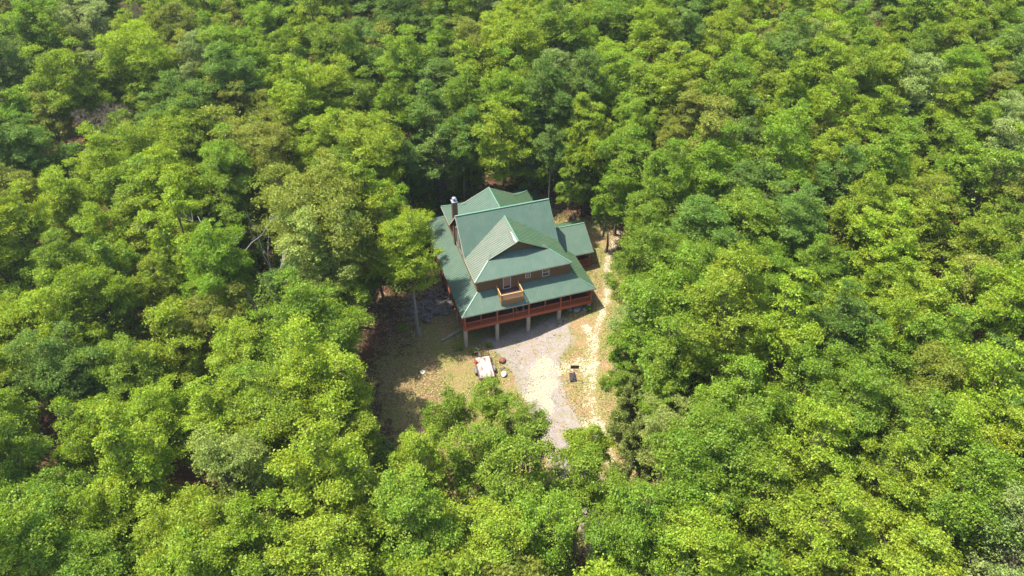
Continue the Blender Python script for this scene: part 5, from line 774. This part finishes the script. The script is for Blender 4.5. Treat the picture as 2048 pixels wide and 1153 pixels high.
# twiggy leafless crowns
def twig_mesh(seed, R=3.2, Rz=4.2, n=900):
    rr = random.Random(seed); a = MB()
    base = Vector((0,0,-Rz)); 
    def grow(p, d, L, r, lev):
        e = p + d*L; a.tube([p, p.lerp(e,.5)+Vector((rr.uniform(-.1,.1),rr.uniform(-.1,.1),0))*L*.5, e], [r, r*.8, r*.55], 4 if lev > 1 else 6, False)
        if lev >= 5 or L < .25: return
        for _ in range(4 if lev < 4 else 5):
            nd = (d + Vector((rr.gauss(0,.55), rr.gauss(0,.55), rr.gauss(.1,.35)))).normalized()
            grow(e, nd, L*rr.uniform(.55,.8), r*.55, lev+1)
    grow(base, Vector((0,0,1)), Rz*.62, .15, 0)
    me = bpy.data.meshes.new("twigs"); me.from_pydata(a.v, [], a.f); me.update(); me.materials.append(M['twig']); return me
TWIGS = [twig_mesh(7), twig_mesh(8)]
# pine crowns: tiers of needle sprays
def pine_mesh(seed, R=2.6, H=7.0, n=14000):
    g = np.random.default_rng(seed); t = g.random(n)**.7; z = H*(1-t)-H*.5; nb = 46
    ba = g.uniform(0, 6.283, nb); bz = np.sort(g.random(nb))**.8; bi = g.integers(0, nb, n)
    rmax = R*(.15+.95*bz[bi]); rr = rmax*g.random(n)**.6
    a = ba[bi] + g.normal(size=n)*.16; z = H*(.5-bz[bi]) + .25*rr - .06*rr**2 + g.normal(size=n)*.12
    pos = np.stack([rr*np.cos(a), rr*np.sin(a), z], -1)
    d = np.stack([np.cos(a), np.sin(a), .35+0*a], -1) + g.normal(size=(n,3))*.55; d /= np.linalg.norm(d, axis=1)[:,None]
    s = np.cross(d, np.array([0,0,1.])+g.normal(size=(n,3))*.5); s /= np.linalg.norm(s, axis=1)[:,None]
    L = g.uniform(.2,.42,(n,1)); w = L*.16
    return quad_mesh("pine_crown", np.stack([pos-s*w, pos+d*L-s*w*.3, pos+d*L+s*w*.3, pos+s*w], 1), M['needle'])
PINES = [pine_mesh(1), pine_mesh(2)]
# trunk: unit length, top at z=1
def trunk_mesh(seed, m):
    rr = random.Random(seed); a = MB(); pts, rad = [], []
    ph = rr.uniform(0, 6); bx = rr.uniform(-.25,.25); by = rr.uniform(-.25,.25)
    for k in range(7):
        t = k/6; pts.append((bx*math.sin(t*math.pi)+.05*math.sin(t*9+ph), by*math.sin(t*math.pi)+.05*math.cos(t*7+ph), t)); rad.append((.30 if k == 0 else .235)*(1-.5*t))
    # tube with z scaled separately: keep rings horizontal
    n = 9
    for p, r in zip(pts, rad):
        for j in range(n):
            an = 2*math.pi*j/n; a.v.append((p[0]+r*math.cos(an), p[1]+r*math.sin(an), p[2]))
    for i in range(6):
        for j in range(n): a.f.append((i*n+j, i*n+(j+1)%n, (i+1)*n+(j+1)%n, (i+1)*n+j))
    me = bpy.data.meshes.new("trunk"); me.from_pydata(a.v, [], a.f); me.update(); me.materials.append(m); me.polygons.foreach_set("use_smooth",[True]*len(me.polygons)); return me
TRUNKS = [trunk_mesh(i, M['bark']) for i in range(3)] + [trunk_mesh(9, M['palebark'])]
LEAF = {'Y': (.240,.320,.024), 'G': (.178,.268,.024), 'D': (.140,.222,.036), 'O': (.215,.242,.034), 'P': (.245,.310,.085), 'K': (.275,.318,.070), 'N': (.15,.18,.036), 'A': (.190,.275,.024)}
def pick(c, R, i):
    if R > 5.9: return CROWNS['xl'][i % 2]
    if c == 'A': return CROWNS['airy'][i % 3]
    if c in 'PK' or (c == 'O' and i % 2): return CROWNS['fine'][i % 3]
    if c == 'O': return CROWNS['airy'][i % 3]
    if R > 4.4: return CROWNS['l'][i % 4]
    if i % 4 == 2: return CROWNS['tall'][i % 3]
    return CROWNS['m' if R > 3.35 else 's'][i % 4]
KIND = {'A': "open-crowned mid green leafy tree", 'Y': "bright yellow-green leafy tree", 'G': "mid green leafy tree", 'D': "dark blue-green leafy tree", 'O': "thin olive-brown leafy tree", 'P': "pale silvery green tree", 'K': "pale yellow-green leafy tree", 'B': "leafless grey-brown tree", 'N': "dull olive pine tree"}
ONES = "zero one two three four five six seven eight nine ten eleven twelve thirteen fourteen fifteen sixteen seventeen eighteen nineteen".split()
TENS = "- - twenty thirty forty fifty sixty seventy eighty ninety".split()
def words(n): return ONES[n] if n < 20 else TENS[n//10] + ("-" + ONES[n % 10] if n % 10 else "")
def place_text(px, py):
    a = "at the left edge" if px <= 0 else "at the right edge" if px >= 100 else words(px) + " percent across"
    b = "at the top edge" if py <= 0 else "at the bottom edge" if py >= 100 else words(py) + " percent down the photo"
    return a + ", " + b
def place_tree(i, u, v, hc, R, c, px, py, sz):
    near = 33 < px < 66 and 20 < py < 84
    rr = random.Random(1000+i); g0 = gz(u, v)
    nm = {'N': "pine_tree", 'B': "bare_tree"}.get(c, "broadleaf_tree")
    lab = sz + " " + KIND[c] + ", " + place_text(px, py)
    gr = {'N': "pines", 'B': "leafless trees in the woods"}.get(c, "trees of the surrounding woods")
    t = thing(nm, (u, v, g0-.15), lab, "tree", gr, rr.uniform(0, 6.28))
    hc += .15 + (0 if near else rr.uniform(-1.5, 2.0))
    if c == 'B':
        o = bpy.data.objects.new("branches", TWIGS[i % 2]); s = R/3.0; o.scale = (s, s, s); o.location = (0, 0, hc); Rz = 4.2*s
    elif c == 'N':
        o = bpy.data.objects.new("crown", PINES[i % 2]); s = R/2.3; Rz = max(2.6, hc*.95); o.scale = (s, s, Rz*2/7.0); o.location = (0, 0, hc)
    else:
        Re = R*(1.08 if near else rr.uniform(1.3, 1.62)); k = pick(c, Re, i); s = Re/k['R']; ax = rr.uniform(.88, 1.14); sz_ = s*rr.uniform(.9, 1.1); Rz = min(k['Rz']*sz_, hc*.92); sz_ = Rz/k['Rz']
        o = bpy.data.objects.new("crown", k['me']); o.scale = (s*ax, s/ax, sz_); o.location = (0, 0, hc); o.rotation_euler = (rr.uniform(-.12, .12), rr.uniform(-.12, .12), 0)
        b = bpy.data.objects.new("branches", k['limbs']); b.scale = o.scale; b.location = (0, 0, hc); b.rotation_euler = o.rotation_euler; link(b, t)
    link(o, t)
    if c in LEAF:
        L = LEAF[c]; j = [rr.uniform(.84, 1.18)]*3; h = rr.uniform(-.06, .06)
        o.color = (L[0]*j[0]*(1+h), L[1]*j[1], L[2]*j[2]*(1+2*h), 1)
    tk = bpy.data.objects.new("trunk", TRUNKS[3] if (c in 'B' or i % 9 == 1) else TRUNKS[i % 3]); ts = .55+.16*R
    tk.scale = (ts, ts, max(.6, hc-Rz*.85 if c != 'N' else hc)); link(tk, t)
    return t

for i, (u, v, hc, R, c, px, py, s_) in enumerate(TREES):
    place_tree(i, u, v, hc, R, c, px, py, ("small", "medium", "tall", "broad")[s_])

# the far-off and out-of-frame woods: one mass
def woods(name, rows, nleaf, leaf, lab):
    Vs, cols = [], []
    tr = MB(); g = np.random.default_rng(77); cache = [crown_leaves(3.4, 4.8, nleaf, leaf, 900+i, 15)[0] for i in range(5)]
    fine_ = [crown_leaves(3.4, 5.6, 11000, .23, 950+i, 30)[0] for i in range(4)]
    for i, (u, v, hc, R, c) in enumerate(rows):
        V = fine_[i % 4] if i < NEAR_ROWS else cache[i % 5]; s = R*1.42/3.4; a = g.uniform(0, 6.28); ca, sa = math.cos(a), math.sin(a)
        X = (V[..., 0]*ca - V[..., 1]*sa)*s; Y = (V[..., 0]*sa + V[..., 1]*ca)*s; z0 = gz(u, v)
        Vs.append(np.stack([X+u, Y+v, V[..., 2]*s+z0+hc], -1))
        L = np.array(LEAF.get(c, LEAF['G']))*g.uniform(.82, 1.18); cols.append(np.tile(L, (len(V), 1)))
        tr.tube([(u, v, z0-.3), (u, v, z0+hc+1)], [.35, .18], 6, False)
    V = np.concatenate(Vs); me = quad_mesh(name, V, M['woods'], np.concatenate(cols))
    n0 = len(me.vertices)
    o = bpy.data.objects.new(name, me); link(o); o["kind"] = "stuff"; tag(o, lab, "woods")
    t = tr.build("trunks", M['bark'], o); t["kind"] = "stuff"
    return o
mw = M['leaf'].copy(); mw.name = "woods_leaves"; M['woods'] = mw
tt = mw.node_tree; oi = [n for n in tt.nodes if n.bl_idname == 'ShaderNodeObjectInfo'][0]
vc = tt.nodes.new("ShaderNodeVertexColor"); vc.layer_name = "tint"
for l in list(tt.links):
    if l.from_node == oi: to = l.to_socket; tt.links.remove(l); tt.links.new(vc.outputs[0], to)
woods("distant_woods", FAR, 3600, .42, "far-off mass of green woods along the top and beyond the edges")

# shrub layer on the forest floor
def undergrowth():
    g = np.random.default_rng(5); Vs, cols = [], []
    n = 0
    while n < 1900:
        u = g.uniform(-70, 130); v = g.uniform(-45, 130)
        if g.random() < .45: u = g.uniform(-35, 50); v = g.uniform(-40, 50)
        sd = float(poly_sd(np.array([u]), np.array([v]), CLEAR)[0])
        if sd > -2.2: continue
        n += 1; r = g.uniform(1.0, 3.0); m = int(120*r**1.5); z0 = gz(u, v)
        d = g.normal(size=(m, 3)); d /= np.linalg.norm(d, axis=1)[:, None]; d[:, 2] = abs(d[:, 2])
        pos = np.array([u, v, z0+.1]) + d*np.array([r, r, r*2.1])*g.uniform(.4, 1, (m, 1))
        nr = np.array([0, 0, 1.]) + d*.5 + g.normal(size=(m, 3))*.4; nr /= np.linalg.norm(nr, axis=1)[:, None]
        t = np.cross(nr, g.normal(size=(m, 3))); t /= np.linalg.norm(t, axis=1)[:, None]; b = np.cross(nr, t); s = g.uniform(.2, .42, (m, 1))
        Vs.append(np.stack([pos-t*s*.6, pos+b*s*.4, pos+t*s*.6, pos-b*s*.4], 1))
        L = np.array(LEAF['YGDG'[n % 4]])*g.uniform(.75, 1.1); cols.append(np.tile(L, (m, 1)))
    me = quad_mesh("undergrowth", np.concatenate(Vs), M['woods'], np.concatenate(cols))
    o = bpy.data.objects.new("undergrowth", me); link(o); o["kind"] = "stuff"; tag(o, "low leafy undergrowth between the trunks on the forest floor", "undergrowth")
undergrowth()

# weeds, dry grass and leaf litter scattered over the clearing
def scatter(name, n, pal, size, region, lab, cat, up=.6, seed=3):
    g = np.random.default_rng(seed); U = g.uniform(-16, 31, n*6); V_ = g.uniform(-36, 29, n*6)
    ok = region(U, V_); U, V_ = U[ok][:n], V_[ok][:n]; n = len(U)
    pos = np.stack([U, V_, ground(U, V_)+.05*np.sin(U*1.7+V_*.6)*np.cos(V_*1.3-U*.4)+.05], -1)
    nr = np.array([0, 0, up]) + g.normal(size=(n, 3))*.5; nr /= np.linalg.norm(nr, axis=1)[:, None]
    t = np.cross(nr, g.normal(size=(n, 3))); t /= np.linalg.norm(t, axis=1)[:, None]; b = np.cross(nr, t); s = size*g.uniform(.5, 1.5, (n, 1))
    Q = np.stack([pos-t*s*.6, pos+b*s*.35, pos+t*s*.6, pos-b*s*.35], 1)
    pal = np.array(pal); col = pal[g.integers(0, len(pal), n)]*g.uniform(.7, 1.25, (n, 1))
    o = bpy.data.objects.new(name, quad_mesh(name, Q, M['litter'], col)); link(o); o["kind"] = "stuff"; tag(o, lab, cat)
m = bpy.data.materials.new("litter_and_blades"); m.use_nodes = True; b = m.node_tree.nodes["Principled BSDF"]; b.inputs["Roughness"].default_value = .8; b.inputs["Specular IOR Level"].default_value = .15
vc = m.node_tree.nodes.new("ShaderNodeVertexColor"); vc.layer_name = "tint"; m.node_tree.links.new(vc.outputs[0], b.inputs["Base Color"]); M['litter'] = m
def patchy(U, V, s, t): return (np.sin(U*s+1.3*np.sin(V*s*.7))+np.sin(V*s*1.1+1.7*np.sin(U*s*.6+2))+.6*np.sin((U+V)*s*2.3)) > t
def hide(U, V): return ~((U > .4) & (U < 19.4) & (V > .6) & (V < 24))
scatter("grass", 42000, [(.20,.22,.05),(.12,.17,.03),(.30,.25,.09),(.38,.30,.14)], .15, lambda U, V: hide(U,V) & (poly_sd(U,V,CLEAR) > -2) & (poly_sd(U,V,DRIVE) < .2) & (line_d(U,V,PATH) > .8) & patchy(U,V,.7,-.6), "short dry grass in green and straw patches over the clearing", "grass", .35, 3)
scatter("leaf_litter", 30000, [(.30,.15,.08),(.20,.10,.05),(.42,.27,.17),(.12,.07,.04)], .15, lambda U, V: hide(U,V) & (poly_sd(U,V,CLEAR) < 9) & ((U < 2) | (V > 14) | (poly_sd(U,V,CLEAR) < -1.5)) & (poly_sd(U,V,DRIVE) < .0) & patchy(U+9,V+4,.5,-.4), "brown fallen leaves on the ground along the forest edge", "leaf litter", 1.2, 4)
scatter("weeds", 2600, [(.10,.17,.03),(.16,.2,.05),(.08,.10,.03)], .17, lambda U, V: hide(U,V) & (poly_sd(U,V,DRIVE) > 0) & patchy(U,V,1.3,-.2), "sparse green weeds growing through the gravel", "weeds", .5, 6)

# single shrubs round the clearing
def shrub(u, v, r, c, lab, seed):
    z0 = gz(u, v); t = thing("shrub", (u, v, z0), lab, "shrub")
    V, P = crown_leaves(r, r*.9, int(1100*r*r), .17, seed, 6); o = bpy.data.objects.new("foliage", quad_mesh("foliage", V, M['leaf'])); link(o, t); o.location = (0, 0, r*.75); o.color = (*LEAF[c], 1)
    s = MB()
    for p in P[:5]: s.tube([(0,0,-.1),(p[0]*.4,p[1]*.4,r*.4),(p[0],p[1],p[2]+r*.75)],[.04,.03,.01],5,False)
    s.build("stem", M['bark'], t)
shrub(15.6, -13.4, .95, 'G', "small green bush beside the dirt path, level with the basketball stand", 31)
shrub(1.2, -.9, .55, 'G', "low leafy weed clump at the foot of the left corner pier", 32)
shrub(-.6, .3, .6, 'G', "low green clump just left of the corner pier", 33)
shrub(3.6, -.4, .45, 'G', "small green clump in front of the second pier beside the trailer ramp", 34)
shrub(18.9, -.1, .55, 'D', "dark green bush in the shade in front of the right corner pier", 35)
shrub(24.2, 3.2, .8, 'G', "small bush at the right edge of the dirt path beside the cabin", 36)
shrub(-7.5, 6.8, .8, 'G', "green bush between the pale trunk and the dark trunks left of the outcrop", 37)

shrub(17.0, -16.2, 1.3, 'N', "olive feathery shrub at the right edge of the dirt path, uppermost of four", 41)
shrub(18.6, -18.6, 1.5, 'N', "larger olive shrub set back from the path, right of the others", 42)
shrub(16.4, -19.6, 1.2, 'N', "olive shrub beside the lower end of the dirt path", 43)
shrub(15.6, -23.0, 1.2, 'N', "lowest olive shrub on the right bank of the dirt path", 44)
# bleached dead trees standing among the green ones
def dead_tree(u, v, h, lean, lab, seed, spread=.5, fork=.45):
    rr = random.Random(seed); z0 = gz(u, v); t = thing("dead_tree", (u, v, z0-.2), lab, "dead tree", "bleached dead trees"); a = MB(); tr = MB()
    f = Vector((lean[0]*h*fork, lean[1]*h*fork, h*fork)); tr.tube([(0,0,0), f*.5+Vector((.1,.05,0)), f], [.34,.26,.19], 9); tr.build("trunk", M['deadwood'], t, True)
    def grow(p, d, L, r, lev):
        m_ = p + d*L*.5 + Vector((rr.uniform(-.1,.1),rr.uniform(-.1,.1),rr.uniform(-.1,.1)))*L*.6; e = p + d*L
        a.tube([p, m_, e], [r, r*.8, r*.5], 6, False)
        if lev >= 3: return
        for _ in range(2 if lev < 2 else 3):
            grow(e if rr.random() < .6 else m_, (d+Vector((rr.gauss(0,spread),rr.gauss(0,spread),rr.gauss(.05,.3)))).normalized(), L*rr.uniform(.5,.8), r*.5, lev+1)
    for k in range(2): grow(f, Vector((lean[0]+rr.uniform(-.5,.5), lean[1]+rr.uniform(-.4,.4), 1)).normalized(), h*.34, .15, 0)
    a.build("branches", M['deadwood'], t)
for args in DEAD: dead_tree(*args)

# ------------------------------------------------------------------ air
a = MB(); a.box(-720, 720, -520, 920, -130, 130)
hm = bpy.data.materials.new("thin_haze"); hm.use_nodes = True; n_ = hm.node_tree
n_.nodes.remove(n_.nodes["Principled BSDF"]); pv = n_.nodes.new("ShaderNodeVolumePrincipled"); pv.inputs["Density"].default_value = .00012
pv.inputs["Color"].default_value = (.86,.91,1,1); pv.inputs["Anisotropy"].default_value = .2
n_.links.new(pv.outputs[0], n_.nodes["Material Output"].inputs["Volume"])
hz_ = a.build("haze", hm); hz_["kind"] = "stuff"; tag(hz_, "thin pale haze in the air over the whole woods", "haze")
